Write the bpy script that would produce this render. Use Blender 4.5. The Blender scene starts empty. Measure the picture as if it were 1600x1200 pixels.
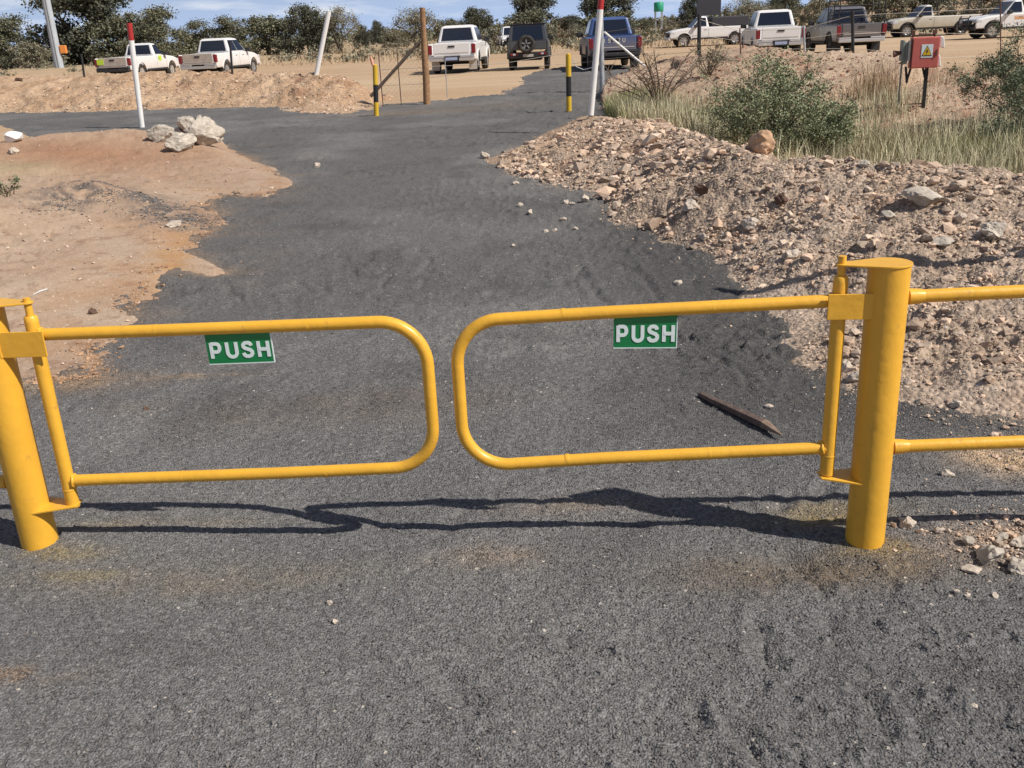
import bpy, bmesh, math, random
import numpy as np
from mathutils import Vector, Matrix, noise as mn
R = math.radians
random.seed(7); RS = np.random.RandomState(11)
sc = bpy.context.scene
C = sc.collection

# ---------------------------------------------------------------- camera, sky, sun, exposure
F_PX = 1500.0; PITCH = R(20.2); ROLL = R(2.8); H = 1.5
cam_d = bpy.data.cameras.new('camera'); cam = bpy.data.objects.new('camera', cam_d); C.objects.link(cam)
cam_d.sensor_width = 36; cam_d.lens = 36*F_PX/1600; cam_d.clip_start = .05; cam_d.clip_end = 6000
cam.matrix_world = Matrix.Translation((0, 0, H)) @ Matrix.Rotation(math.pi/2-PITCH, 4, 'X') @ Matrix.Rotation(-ROLL, 4, 'Z')
sc.camera = cam
sc.render.resolution_x = 1024; sc.render.resolution_y = 768
SUN_DIR = Vector((.735, -.365, .857)).normalized()      # towards the sun
sun_el = math.asin(SUN_DIR.z); sun_az = math.atan2(SUN_DIR.x, SUN_DIR.y)
w = bpy.data.worlds.new('World'); sc.world = w; w.use_nodes = True
nt = w.node_tree; N = nt.nodes; bg = N['Background']; bg.inputs['Strength'].default_value = .044
sky = N.new('ShaderNodeTexSky'); sky.sky_type = 'NISHITA'; sky.sun_disc = False
sky.sun_elevation = sun_el; sky.sun_rotation = sun_az; sky.air_density = 1.0; sky.dust_density = .6; sky.ozone_density = 2.0
tc = N.new('ShaderNodeTexCoord'); mp = N.new('ShaderNodeMapping'); mp.inputs['Scale'].default_value = (5, 5, 34)
nz = N.new('ShaderNodeTexNoise'); nz.inputs['Scale'].default_value = 1.6; nz.inputs['Detail'].default_value = 6; nz.inputs['Roughness'].default_value = .6
rp = N.new('ShaderNodeValToRGB'); rp.color_ramp.elements[0].position = .50; rp.color_ramp.elements[1].position = .72
rp.color_ramp.elements[0].color = (0.05,)*3+(1,); rp.color_ramp.elements[1].color = (.85,)*3+(1,)
mx = N.new('ShaderNodeMix'); mx.data_type = 'RGBA'; mx.inputs[7].default_value = (18.5, 19.2, 20.5, 1)
hs = N.new('ShaderNodeMix'); hs.data_type = 'RGBA'; hs.blend_type = 'MULTIPLY'; hs.inputs[0].default_value = 1; hs.inputs[7].default_value = (.80, .86, 1.10, 1)
L = nt.links.new
L(tc.outputs['Generated'], mp.inputs['Vector']); L(mp.outputs['Vector'], nz.inputs['Vector']); L(nz.outputs['Fac'], rp.inputs['Fac'])
L(rp.outputs['Color'], mx.inputs[0]); L(sky.outputs['Color'], hs.inputs[6]); 
# low sky: paler and brighter blue towards the horizon
sx = N.new('ShaderNodeSeparateXYZ'); L(tc.outputs['Generated'], sx.inputs[0])
gr = N.new('ShaderNodeMapRange'); gr.interpolation_type = 'SMOOTHSTEP'; gr.inputs[1].default_value = .0; gr.inputs[2].default_value = .13; gr.inputs[3].default_value = 1; gr.inputs[4].default_value = 0; L(sx.outputs['Z'], gr.inputs[0])
hb = N.new('ShaderNodeMix'); hb.data_type = 'RGBA'; hb.inputs[7].default_value = (9.4, 12.4, 18.2, 1); L(gr.outputs[0], hb.inputs[0]); L(hs.outputs[2], hb.inputs[6]); L(hb.outputs[2], mx.inputs[6])
L(mx.outputs[2], bg.inputs['Color'])
sd = bpy.data.lights.new('sun', 'SUN'); so = bpy.data.objects.new('sun', sd); C.objects.link(so)
sd.energy = 5.0; sd.angle = R(.55); sd.color = (1.0, .93, .84)
so.rotation_euler = SUN_DIR.to_track_quat('Z', 'Y').to_euler(); so.location = (20, -10, 20)
sc.view_settings.view_transform = 'Standard'; sc.view_settings.look = 'None'; sc.view_settings.gamma = 1
sc.view_settings.exposure = .06
sc.render.engine = 'CYCLES'
sc.cycles.max_bounces = 6

# ---------------------------------------------------------------- pixel (of the 1600x1200 photograph) to place
_cr, _sr, _cp, _sp = math.cos(ROLL), math.sin(ROLL), math.cos(PITCH), math.sin(PITCH)
def ray(x, y):
    u = (x-800)/F_PX; v = -(y-600)/F_PX
    a = u*_cr+v*_sr; b = -u*_sr+v*_cr
    return Vector((a, _cp+b*_sp, -_sp+b*_cp))
def g(x, y, z=0.):
    d = ray(x, y); t = (z-H)/d.z; return Vector((d.x*t, d.y*t, z))
def at(x, y, Y):
    d = ray(x, y); return Vector((0, 0, H))+d*(Y/d.y)
def proj(p):
    X, Y, Z = p[0], p[1], p[2]-H
    zc = Y*_cp-Z*_sp; b = (Y*_sp+Z*_cp)/zc; a = X/zc
    return 800+(a*_cr-b*_sr)*F_PX, 600-(a*_sr+b*_cr)*F_PX
def col(px, Y, z=0.):
    """point at distance Y and height z that stands in picture column px"""
    lo, hi = -4000., 1200.
    for _ in range(50):
        m = (lo+hi)/2
        if at(px, m, Y).z > z: lo = m
        else: hi = m
    p = at(px, lo, Y); p.z = z; return p
def hor(px): return 600-(math.tan(PITCH)*F_PX/_cr) - (px-800)*math.tan(ROLL)

# ---------------------------------------------------------------- noise
def _h(ix, iy, s):
    n = (ix.astype(np.int64)*374761393+iy.astype(np.int64)*668265263+s*974634777) & 0xffffffff
    n = ((n ^ (n >> 13))*1274126177) & 0xffffffff
    n = n ^ (n >> 16)
    return (n & 0xffffff)/float(0xffffff)
def vn(x, y, s=0):
    ix = np.floor(x); iy = np.floor(y); fx = x-ix; fy = y-iy
    fx = fx*fx*(3-2*fx); fy = fy*fy*(3-2*fy)
    a = _h(ix, iy, s); b = _h(ix+1, iy, s); c = _h(ix, iy+1, s); d = _h(ix+1, iy+1, s)
    return (a+(b-a)*fx)*(1-fy)+(c+(d-c)*fx)*fy
def fbm(x, y, f, o=4, s=0, r=.5):
    t = 0; a = 1; n = 0
    ca, sa = .8, .6
    for i in range(o):
        t = t+a*(vn(x*f+17.3*i, y*f-9.1*i, s+i)*2-1); n += a; a *= r; f *= 2.03
        x, y = x*ca-y*sa, x*sa+y*ca
    return t/n
def sst(t): t = np.clip(t, 0, 1); return t*t*(3-2*t)

# ---------------------------------------------------------------- polyline tools
def pdist(X, Y, pts, vals=None):
    """distance to a polyline and the value interpolated along it"""
    best = np.full(X.shape, 1e9); val = np.zeros(X.shape)
    for i in range(len(pts)-1):
        ax, ay = pts[i][0], pts[i][1]; bx, by = pts[i+1][0], pts[i+1][1]
        dx, dy = bx-ax, by-ay; q = dx*dx+dy*dy+1e-12
        t = np.clip(((X-ax)*dx+(Y-ay)*dy)/q, 0, 1)
        d = np.hypot(X-ax-t*dx, Y-ay-t*dy); m = d < best
        best = np.where(m, d, best)
        if vals is not None: val = np.where(m, vals[i]+(vals[i+1]-vals[i])*t, val)
    return (best, val) if vals is not None else best
def inside(X, Y, poly):
    r = np.zeros(X.shape, bool); n = len(poly)
    for i in range(n):
        ax, ay = poly[i][0], poly[i][1]; bx, by = poly[(i+1) % n][0], poly[(i+1) % n][1]
        if ay == by: continue
        c = ((ay > Y) != (by > Y)) & (X < (bx-ax)*(Y-ay)/(by-ay)+ax)
        r ^= c
    return r

# ---------------------------------------------------------------- objects
def tag(o, label=None, cat=None, group=None, kind=None):
    if label: o['label'] = label
    if cat: o['category'] = cat
    if group: o['group'] = group
    if kind: o['kind'] = kind
    return o
def empty(name, loc=(0, 0, 0), rz=0., label=None, cat=None, group=None):
    o = bpy.data.objects.new(name, None); C.objects.link(o); o.location = loc; o.rotation_euler = (0, 0, rz)
    o.empty_display_size = .1
    return tag(o, label, cat, group)
def link(name, me, mat=None, parent=None):
    o = bpy.data.objects.new(name, me); C.objects.link(o)
    if mat is not None and not me.materials: me.materials.append(mat)
    if parent: o.parent = parent
    return o
def copy_tree(o, parent=None):
    c = o.copy(); C.objects.link(c)
    if parent: c.parent = parent
    for ch in list(o.children): copy_tree(ch, c)
    return c
def np_mesh(name, V, Fq, smooth=True, colr=None):
    """V (n,3) and equal-sized faces (m,k)"""
    me = bpy.data.meshes.new(name); V = np.asarray(V, np.float32); Fq = np.asarray(Fq, np.int32); m, k = Fq.shape
    me.vertices.add(len(V)); me.vertices.foreach_set('co', V.ravel())
    me.loops.add(m*k); me.loops.foreach_set('vertex_index', Fq.ravel())
    me.polygons.add(m); me.polygons.foreach_set('loop_start', np.arange(0, m*k, k, dtype=np.int32))
    try: me.polygons.foreach_set('loop_total', np.full(m, k, np.int32))
    except Exception: pass
    me.polygons.foreach_set('use_smooth', np.full(m, smooth, bool))
    if colr is not None:
        a = me.color_attributes.new('Col', 'FLOAT_COLOR', 'POINT')
        cc = np.ones((len(V), 4), np.float32); cc[:, :3] = colr; a.data.foreach_set('color', cc.ravel())
    me.update(calc_edges=True); me.validate()
    return me

class MB:
    def __init__(s): s.v = []; s.f = []; s.sm = []
    def add(s, vs, fs, smooth=False, M=None):
        o = len(s.v)
        for p in vs: s.v.append(tuple(M @ Vector(p)) if M is not None else tuple(p))
        for f in fs: s.f.append([i+o for i in f]); s.sm.append(smooth)
        return s
    def box(s, a, b, M=None):
        (x0, y0, z0), (x1, y1, z1) = a, b
        return s.add([(x0, y0, z0), (x1, y0, z0), (x1, y1, z0), (x0, y1, z0), (x0, y0, z1), (x1, y0, z1), (x1, y1, z1), (x0, y1, z1)],
                     [(0, 3, 2, 1), (4, 5, 6, 7), (0, 1, 5, 4), (1, 2, 6, 5), (2, 3, 7, 6), (3, 0, 4, 7)], False, M)
    def frust(s, a, b):
        """a,b: 4 points bottom, 4 points top"""
        return s.add(list(a)+list(b), [(0, 3, 2, 1), (4, 5, 6, 7), (0, 1, 5, 4), (1, 2, 6, 5), (2, 3, 7, 6), (3, 0, 4, 7)])
    def tube(s, pts, rad, n=12, cap=True):
        pts = [Vector(p) for p in pts]; m = len(pts)
        if not hasattr(rad, '__len__'): rad = [rad]*m
        vs = []; fs = []; up = None
        for i, p in enumerate(pts):
            if i == 0: t = pts[1]-p
            elif i == m-1: t = p-pts[i-1]
            else: t = (pts[i+1]-p).normalized()+(p-pts[i-1]).normalized()
            t.normalize()
            if up is None:
                up = Vector((0, 0, 1)) if abs(t.z) < .9 else Vector((1, 0, 0))
            a = t.cross(up).normalized(); b = a.cross(t).normalized(); up = b
            for k in range(n):
                an = 2*math.pi*k/n; vs.append(p+a*(math.cos(an)*rad[i])+b*(math.sin(an)*rad[i]))
        for i in range(m-1):
            for k in range(n):
                fs.append((i*n+k, i*n+(k+1) % n, (i+1)*n+(k+1) % n, (i+1)*n+k))
        s.add(vs, fs, n > 5)
        if cap:
            s.add(vs[:n], [tuple(range(n))]); s.add(vs[-n:], [tuple(range(n))[::-1]])
        return s
    def lathe(s, prof, n=24, M=None):
        """prof (r,z) around z"""
        vs = []; fs = []
        for r, z in prof:
            for k in range(n):
                a = 2*math.pi*k/n; vs.append((r*math.cos(a), r*math.sin(a), z))
        for i in range(len(prof)-1):
            for k in range(n): fs.append((i*n+k, i*n+(k+1) % n, (i+1)*n+(k+1) % n, (i+1)*n+k))
        return s.add(vs, fs, True, M)
    def prism(s, poly, t0, t1, M=None):
        """poly in xz extruded along y from t0 to t1"""
        n = len(poly); vs = [(x, t0, z) for x, z in poly]+[(x, t1, z) for x, z in poly]
        return s.add(vs, [tuple(range(n)), tuple(range(2*n-1, n-1, -1))]+[(i, i+n, (i+1) % n+n, (i+1) % n) for i in range(n)], False, M)
    def build(s, name, mat, parent=None, bevel=0, tri=False):
        me = bpy.data.meshes.new(name); me.from_pydata(s.v, [], s.f)
        me.polygons.foreach_set('use_smooth', s.sm)
        bm = bmesh.new(); bm.from_mesh(me)
        bmesh.ops.recalc_face_normals(bm, faces=bm.faces[:])
        if tri: bmesh.ops.triangulate(bm, faces=[f for f in bm.faces if len(f.verts) > 4])
        bm.to_mesh(me); bm.free()
        o = link(name, me, mat, parent)
        if bevel:
            b = o.modifiers.new('bevel', 'BEVEL'); b.width = bevel; b.segments = 2; b.limit_method = 'ANGLE'; b.angle_limit = R(35)
        return o

# ---------------------------------------------------------------- materials
def mat(name, color, rough=.6, metal=0., spec=.5, var=0., vscale=8., bump=0., bscale=60., coat=0., dirt=None, dscale=3., damt=.0, island=0., tint=None):
    m = bpy.data.materials.new(name); m.use_nodes = True; t = m.node_tree; n = t.nodes; l = t.links.new
    p = n['Principled BSDF']; p.inputs['Roughness'].default_value = rough; p.inputs['Metallic'].default_value = metal
    p.inputs['Specular IOR Level'].default_value = spec
    if coat: p.inputs['Coat Weight'].default_value = coat; p.inputs['Coat Roughness'].default_value = .15
    tc = n.new('ShaderNodeTexCoord')
    rgb = n.new('ShaderNodeRGB'); rgb.outputs[0].default_value = (*color, 1); out = rgb.outputs[0]
    if var:
        z = n.new('ShaderNodeTexNoise'); z.inputs['Scale'].default_value = vscale; z.inputs['Detail'].default_value = 5; l(tc.outputs['Object'], z.inputs['Vector'])
        mr = n.new('ShaderNodeMapRange'); mr.inputs[1].default_value = .3; mr.inputs[2].default_value = .7; mr.inputs[3].default_value = 1-var; mr.inputs[4].default_value = 1+var
        l(z.outputs['Fac'], mr.inputs[0])
        x = n.new('ShaderNodeVectorMath'); x.operation = 'SCALE'; l(out, x.inputs[0]); l(mr.outputs[0], x.inputs['Scale']); out = x.outputs[0]
    if island:
        ge = n.new('ShaderNodeNewGeometry'); mr = n.new('ShaderNodeMapRange'); mr.inputs[3].default_value = 1-island; mr.inputs[4].default_value = 1+island
        l(ge.outputs['Random Per Island'], mr.inputs[0])
        x = n.new('ShaderNodeVectorMath'); x.operation = 'SCALE'; l(out, x.inputs[0]); l(mr.outputs[0], x.inputs['Scale']); out = x.outputs[0]
        if tint:
            fr = n.new('ShaderNodeMath'); fr.operation = 'FRACT'; mu = n.new('ShaderNodeMath'); mu.operation = 'MULTIPLY'; mu.inputs[1].default_value = 13.7
            l(ge.outputs['Random Per Island'], mu.inputs[0]); l(mu.outputs[0], fr.inputs[0])
            k = n.new('ShaderNodeMix'); k.data_type = 'RGBA'; k.blend_type = 'MULTIPLY'; k.inputs[7].default_value = (*tint, 1); l(fr.outputs[0], k.inputs[0]); l(out, k.inputs[6]); out = k.outputs[2]
    if dirt:
        z = n.new('ShaderNodeTexNoise'); z.inputs['Scale'].default_value = dscale; z.inputs['Detail'].default_value = 8; z.inputs['Roughness'].default_value = .7; l(tc.outputs['Object'], z.inputs['Vector'])
        mr = n.new('ShaderNodeMapRange'); mr.inputs[1].default_value = .62-damt*.4; mr.inputs[2].default_value = .80-damt*.4; mr.inputs[4].default_value = .85; l(z.outputs['Fac'], mr.inputs[0])
        k = n.new('ShaderNodeMix'); k.data_type = 'RGBA'; k.inputs[7].default_value = (*dirt, 1); l(mr.outputs[0], k.inputs[0]); l(out, k.inputs[6]); out = k.outputs[2]
    l(out, p.inputs['Base Color'])
    if bump:
        z = n.new('ShaderNodeTexNoise'); z.inputs['Scale'].default_value = bscale; z.inputs['Detail'].default_value = 4; l(tc.outputs['Object'], z.inputs['Vector'])
        b = n.new('ShaderNodeBump'); b.inputs['Strength'].default_value = bump; b.inputs['Distance'].default_value = .01; l(z.outputs['Fac'], b.inputs['Height']); l(b.outputs['Normal'], p.inputs['Normal'])
    return m
def dirty_paint(name, color, dust=(.42, .33, .24), low=.55, high=1.0, rough=.35, amt=.8):
    """car paint with road dust that lies on the lower body (a deposit with its own height)"""
    m = mat(name, color, rough=rough, spec=.5, coat=.3); n = m.node_tree.nodes; l = m.node_tree.links.new; p = n['Principled BSDF']
    src = p.inputs['Base Color'].links[0].from_socket
    tc = n.new('ShaderNodeTexCoord'); sp = n.new('ShaderNodeSeparateXYZ'); l(tc.outputs['Object'], sp.inputs[0])
    z = n.new('ShaderNodeTexNoise'); z.inputs['Scale'].default_value = 3; z.inputs['Detail'].default_value = 6; l(tc.outputs['Object'], z.inputs['Vector'])
    ad = n.new('ShaderNodeMath'); ad.operation = 'MULTIPLY_ADD'; ad.inputs[1].default_value = .5; l(z.outputs['Fac'], ad.inputs[0]); l(sp.outputs['Z'], ad.inputs[2])
    mr = n.new('ShaderNodeMapRange'); mr.inputs[1].default_value = low+.25; mr.inputs[2].default_value = high+.25; mr.inputs[3].default_value = amt; mr.inputs[4].default_value = .05; l(ad.outputs[0], mr.inputs[0])
    k = n.new('ShaderNodeMix'); k.data_type = 'RGBA'; k.inputs[7].default_value = (*dust, 1); l(mr.outputs[0], k.inputs[0]); l(src, k.inputs[6]); l(k.outputs[2], p.inputs['Base Color'])
    return m
def ground_mat(name, gs, grain=.35, bump=.5, bdist=.01, fleck=0., fs=120., rough=.95, big=.12, darkpit=0.):
    """colour from the mesh's own colour attribute times grain; grain relief by bump"""
    m = bpy.data.materials.new(name); m.use_nodes = True; t = m.node_tree; n = t.nodes; l = t.links.new; p = n['Principled BSDF']
    p.inputs['Roughness'].default_value = rough; p.inputs['Specular IOR Level'].default_value = .15
    at_ = n.new('ShaderNodeAttribute'); at_.attribute_name = 'Col'; tc = n.new('ShaderNodeTexCoord')
    vo = n.new('ShaderNodeTexVoronoi'); vo.inputs['Scale'].default_value = gs; l(tc.outputs['Object'], vo.inputs['Vector'])
    ns = n.new('ShaderNodeTexNoise'); ns.inputs['Scale'].default_value = gs*.35; ns.inputs['Detail'].default_value = 6; ns.inputs['Roughness'].default_value = .75; l(tc.outputs['Object'], ns.inputs['Vector'])
    sp = n.new('ShaderNodeSeparateColor'); l(vo.outputs['Color'], sp.inputs[0])
    mr = n.new('ShaderNodeMapRange'); mr.inputs[3].default_value = 1-grain; mr.inputs[4].default_value = 1+grain; l(sp.outputs[0], mr.inputs[0])
    mr2 = n.new('ShaderNodeMapRange'); mr2.inputs[1].default_value = .3; mr2.inputs[2].default_value = .7; mr2.inputs[3].default_value = 1-big*1.6; mr2.inputs[4].default_value = 1+big*1.6; l(ns.outputs['Fac'], mr2.inputs[0])
    mu = n.new('ShaderNodeMath'); mu.operation = 'MULTIPLY'; l(mr.outputs[0], mu.inputs[0]); l(mr2.outputs[0], mu.inputs[1])
    x = n.new('ShaderNodeVectorMath'); x.operation = 'SCALE'; l(at_.outputs['Color'], x.inputs[0]); l(mu.outputs[0], x.inputs['Scale']); out = x.outputs[0]
    if fleck:
        v2 = n.new('ShaderNodeTexVoronoi'); v2.inputs['Scale'].default_value = fs; l(tc.outputs['Object'], v2.inputs['Vector'])
        s2 = n.new('ShaderNodeSeparateColor'); l(v2.outputs['Color'], s2.inputs[0])
        c1 = n.new('ShaderNodeMath'); c1.operation = 'GREATER_THAN'; c1.inputs[1].default_value = 1-fleck; l(s2.outputs[1], c1.inputs[0])
        c2 = n.new('ShaderNodeMath'); c2.operation = 'LESS_THAN'; c2.inputs[1].default_value = .35; l(v2.outputs['Distance'], c2.inputs[0])
        c3 = n.new('ShaderNodeMath'); c3.operation = 'MULTIPLY'; l(c1.outputs[0], c3.inputs[0]); l(c2.outputs[0], c3.inputs[1])
        k = n.new('ShaderNodeMix'); k.data_type = 'RGBA'; k.inputs[7].default_value = (.55, .50, .44, 1); l(c3.outputs[0], k.inputs[0]); l(out, k.inputs[6]); out = k.outputs[2]
    l(out, p.inputs['Base Color'])
    ad = n.new('ShaderNodeMath'); ad.operation = 'MULTIPLY_ADD'; ad.inputs[1].default_value = -.8; l(vo.outputs['Distance'], ad.inputs[0]); l(ns.outputs['Fac'], ad.inputs[2])
    b = n.new('ShaderNodeBump'); b.inputs['Strength'].default_value = bump; b.inputs['Distance'].default_value = bdist; l(ad.outputs[0], b.inputs['Height']); l(b.outputs['Normal'], p.inputs['Normal'])
    return m
M = dict(
    yellow=mat('yellow_paint', (.77, .415, .040), rough=.40, var=.06, vscale=11, bump=.15, bscale=38, coat=.10, dirt=(.36, .20, .07), dscale=18, damt=.05),
    sign_green=mat('sign_green', (.004, .20, .062), rough=.3, var=.04), sign_white=mat('sign_white', (.74, .84, .84), rough=.4),
    white=mat('white_enamel', (.78, .78, .76), rough=.4, var=.05, dirt=(.45, .38, .3), dscale=5, damt=.03), red=mat('red_enamel', (.42, .03, .03), rough=.45, var=.1),
    bol_y=mat('bollard_yellow', (.66, .42, .03), rough=.5, var=.1), black=mat('black_paint', (.02, .02, .022), rough=.5),
    wood=mat('weathered_pole_wood', (.30, .17, .085), rough=.85, var=.3, vscale=14, bump=.5, bscale=30), wood_dark=mat('dark_weathered_wood', (.10, .07, .05), rough=.9, var=.3, vscale=20),
    stake=mat('grey_brown_stake', (.13, .09, .075), rough=.85, var=.25, vscale=30, bump=.6, bscale=60), stake_tip=mat('fresh_cut_wood', (.22, .155, .115), rough=.8, var=.2, vscale=40),
    galv=mat('galvanised_steel', (.40, .42, .44), rough=.55, metal=.3, var=.12), concrete=mat('grey_steel_mast', (.42, .46, .50), rough=.6, var=.1, vscale=2),
    wire=mat('fence_wire', (.35, .32, .28), rough=.6, metal=.4), tyre=mat('tyre_rubber', (.035, .032, .03), rough=.9, dirt=(.20, .15, .11), dscale=9, damt=.25),
    rim=mat('alloy_rim', (.42, .41, .40), rough=.4, metal=.6), rim_dark=mat('dark_rim', (.03, .03, .032), rough=.5), rim_steel=mat('dusty_steel_rim', (.38, .35, .31), rough=.6),
    glass=mat('tinted_glass', (.012, .016, .028), rough=.08, spec=.8), plastic=mat('black_plastic', (.025, .025, .027), rough=.6, dirt=(.2, .15, .1), dscale=6, damt=.1),
    lamp_red=mat('tail_lamp_red', (.20, .014, .016), rough=.25), lamp_clear=mat('headlamp_glass', (.55, .56, .58), rough=.15), chrome=mat('dusty_chrome', (.62, .61, .60), rough=.3, metal=.7),
    plate=mat('plate_pale_blue', (.36, .43, .62), rough=.5), under=mat('underbody', (.02, .018, .016), rough=.9),
    hivis=mat('hi_vis_yellow_green', (.50, .68, .06), rough=.5), orange=mat('orange_marking', (.70, .30, .06), rough=.6), letter=mat('dusty_letter_grey', (.50, .46, .42), rough=.6),
    box_red=mat('faded_red_steel', (.55, .14, .115), rough=.5, var=.1, vscale=5), box_grey=mat('grey_green_steel', (.22, .25, .23), rough=.6, var=.15), box_white=mat('off_white_plastic', (.72, .71, .68), rough=.5),
    rust=mat('rusty_steel', (.12, .06, .045), rough=.8, var=.3), warn_y=mat('warning_yellow', (.75, .48, .02), rough=.5), board=mat('dark_board', (.045, .045, .055), rough=.5),
    tank=mat('green_tank', (.02, .30, .17), rough=.5), brick=mat('far_red_hut', (.34, .12, .07), rough=.8), bone=mat('pale_twig', (.58, .52, .44), rough=.8),
    bark=mat('grey_brown_bark', (.11, .085, .065), rough=.95, var=.3, vscale=3), twig=mat('dry_twig', (.17, .12, .085), rough=.9, var=.2),
    leaf_dark=mat('dark_acacia_leaf', (.074, .090, .066), rough=.7, island=.55, tint=(1.3, 1.0, .8)), leaf_olive=mat('olive_acacia_leaf', (.130, .148, .098), rough=.7, island=.5, tint=(1.2, .95, .8)),  # acacia and grey-green leaves lightened: distance haze put into the colour
    leaf_grey=mat('grey_green_leaf', (.20, .21, .15), rough=.75, island=.45, tint=(1.2, .95, .85)), leaf_bush=mat('soft_green_leaf', (.19, .245, .14), rough=.65, island=.5, tint=(1.25, 1.0, .9)),
    leaf_deep=mat('deep_green_leaf', (.12, .165, .10), rough=.65, island=.5, tint=(1.2, 1.0, .9)),
    grass_dry=mat('dry_grass_blade', (.52, .45, .30), rough=.8, island=.4, tint=(.75, .85, .8)), grass_green=mat('green_grass_blade', (.27, .30, .15), rough=.75, island=.4, tint=(1.35, 1.1, .95)),
    grass_brown=mat('brown_dead_grass', (.42, .32, .20), rough=.85, island=.4),
    stone=mat('pinkish_beige_stone', (.49, .395, .31), rough=.92, island=.40, tint=(1.04, .91, .82), var=.18, vscale=60, bump=.5, bscale=90),
    stone_white=mat('pale_quartz_stone', (.50, .43, .355), rough=.85, var=.16, vscale=25, bump=.6, bscale=50), stone_grey=mat('pale_grey_calcrete', (.45, .40, .335), rough=.9, var=.3, vscale=12, bump=.7, bscale=34),
    stone_tan=mat('orange_tan_sandstone', (.52, .33, .20), rough=.9, var=.2, vscale=10, bump=.8, bscale=30), stone_dark=mat('dark_earth_clod', (.11, .065, .045), rough=.95, var=.2, bump=.6),  # dark lumps: the shade of small hollows put into the colour
    pebble=mat('sand_pebble', (.50, .42, .34), rough=.9, island=.4, tint=(1, .85, .75)), chip=mat('dark_gravel_chip', (.135, .133, .131), rough=.8, island=.5, tint=(1.1, 1, .92)),
    m_path=ground_mat('dark_crushed_gravel', 150, grain=.36, bump=.9, bdist=.010, fleck=.012, fs=70, big=.22),
    m_sand=ground_mat('sandy_soil', 110, grain=.10, bump=.5, bdist=.008, fleck=.02, fs=45, big=.09),
    m_rub=ground_mat('rubble_soil', 42, grain=.26, bump=.9, bdist=.018, fleck=.05, fs=42, big=.16),
    m_gnd=ground_mat('dry_earth', 14, grain=.06, bump=.4, bdist=.03, big=.06),
)

# ---------------------------------------------------------------- terrain: mounds
def G(*pts): return [g(x, y, z) for x, y, z in [(p[0], p[1], p[2] if len(p) > 2 else 0) for p in pts]]
class Mound:
    """front: foot line, crest: (px, py, z) line, wb: width of the back slope"""
    def __init__(s, front, crest, wb, bx=0., k=1.5):
        s.front = G(*front); s.crest = G(*crest); s.h = [c[2] for c in crest]; s.wb = wb; s.k = k
        s.F = [tuple(p[:2]) for p in s.front]+[tuple(p[:2]) for p in reversed(s.crest)]
        far = []
        n = len(s.crest)
        for i, p in enumerate(s.crest):
            a = s.crest[max(0, i-1)]; b = s.crest[min(n-1, i+1)]; t = (b-a).xy.normalized()
            nrm = Vector((-t.y, t.x))
            q = p.xy+nrm*wb*1.02
            far.append((q.x, q.y))
        s.B = [tuple(p[:2]) for p in s.crest]+far[::-1]
    def z(s, X, Y):
        warp = fbm(X, Y, .9, 3, 5)*.10; Xw = X+warp; Yw = Y+fbm(X+9, Y, .9, 3, 8)*.10
        df = pdist(Xw, Yw, s.front); dc, hc = pdist(Xw, Yw, s.crest, s.h)
        t = df/(df+dc+1e-6)
        hf = hc*(1-(1-t)**s.k)
        hb = hc*(1-sst(dc/s.wb))
        inF = inside(Xw, Yw, s.F); inB = inside(Xw, Yw, s.B) & ~inF
        out = -.08*sst(np.minimum(df, dc)/.25)-.002
        z = np.where(inF, hf, np.where(inB, hb-.01, out))
        return z, inF | inB
MD_SAND = Mound([(-420, 640), (-200, 615), (0, 606), (70, 596), (140, 592), (150, 566), (136, 545), (182, 505), (228, 455), (238, 428), (262, 418), (330, 424), (296, 398), (300, 380), (350, 352), (326, 322), (345, 304), (420, 306), (444, 284), (418, 262), (372, 240), (350, 228)],
                [(-420, 262, .42), (-200, 240, .40), (-60, 228, .38), (60, 222, .34), (150, 216, .32), (220, 210, .30), (280, 208, .27), (345, 216, .12)], 1.0, k=1.25)
MD_RUB = Mound([(905, 188), (850, 210), (800, 232), (762, 251), (800, 272), (845, 284), (880, 296), (930, 300), (946, 322), (952, 345), (1010, 362), (1085, 388), (1130, 402), (1160, 440), (1205, 468), (1242, 492), (1250, 530), (1290, 575), (1330, 600), (1385, 618), (1470, 642), (1560, 658), (1640, 668), (1800, 690), (2200, 770)],
               [(905, 184, .10), (930, 184, .2), (1000, 190, .38), (1100, 214, .50), (1200, 239, .54), (1300, 247, .54), (1400, 257, .53), (1500, 267, .52), (1600, 276, .52), (1800, 300, .52), (2200, 340, .5)], 1.0, k=1.2)
MD_LB = Mound([(-700, 190), (-300, 184), (0, 177), (100, 176), (200, 174), (330, 168), (430, 168), (452, 176), (500, 180), (560, 176), (588, 164)],
              [(-700, 140, .7), (-300, 130, .72), (0, 119, .72), (130, 118, .72), (260, 115, .76), (400, 111, .74), (450, 112, .70), (500, 120, .6), (540, 132, .42), (575, 152, .12)], 1.6, k=1.4)
MD_RB = Mound([(935, 168), (960, 178), (1040, 184), (1150, 200), (1300, 212), (1450, 212), (1600, 225), (1900, 270)],
              [(950, 128, .25), (1000, 112, .45), (1050, 96, .62), (1100, 86, .75), (1160, 77, .85), (1240, 80, .82), (1330, 84, .74), (1400, 92, .55), (1470, 108, .34), (1600, 112, .32), (1900, 140, .3)], 2.4, k=1.5)
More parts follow.
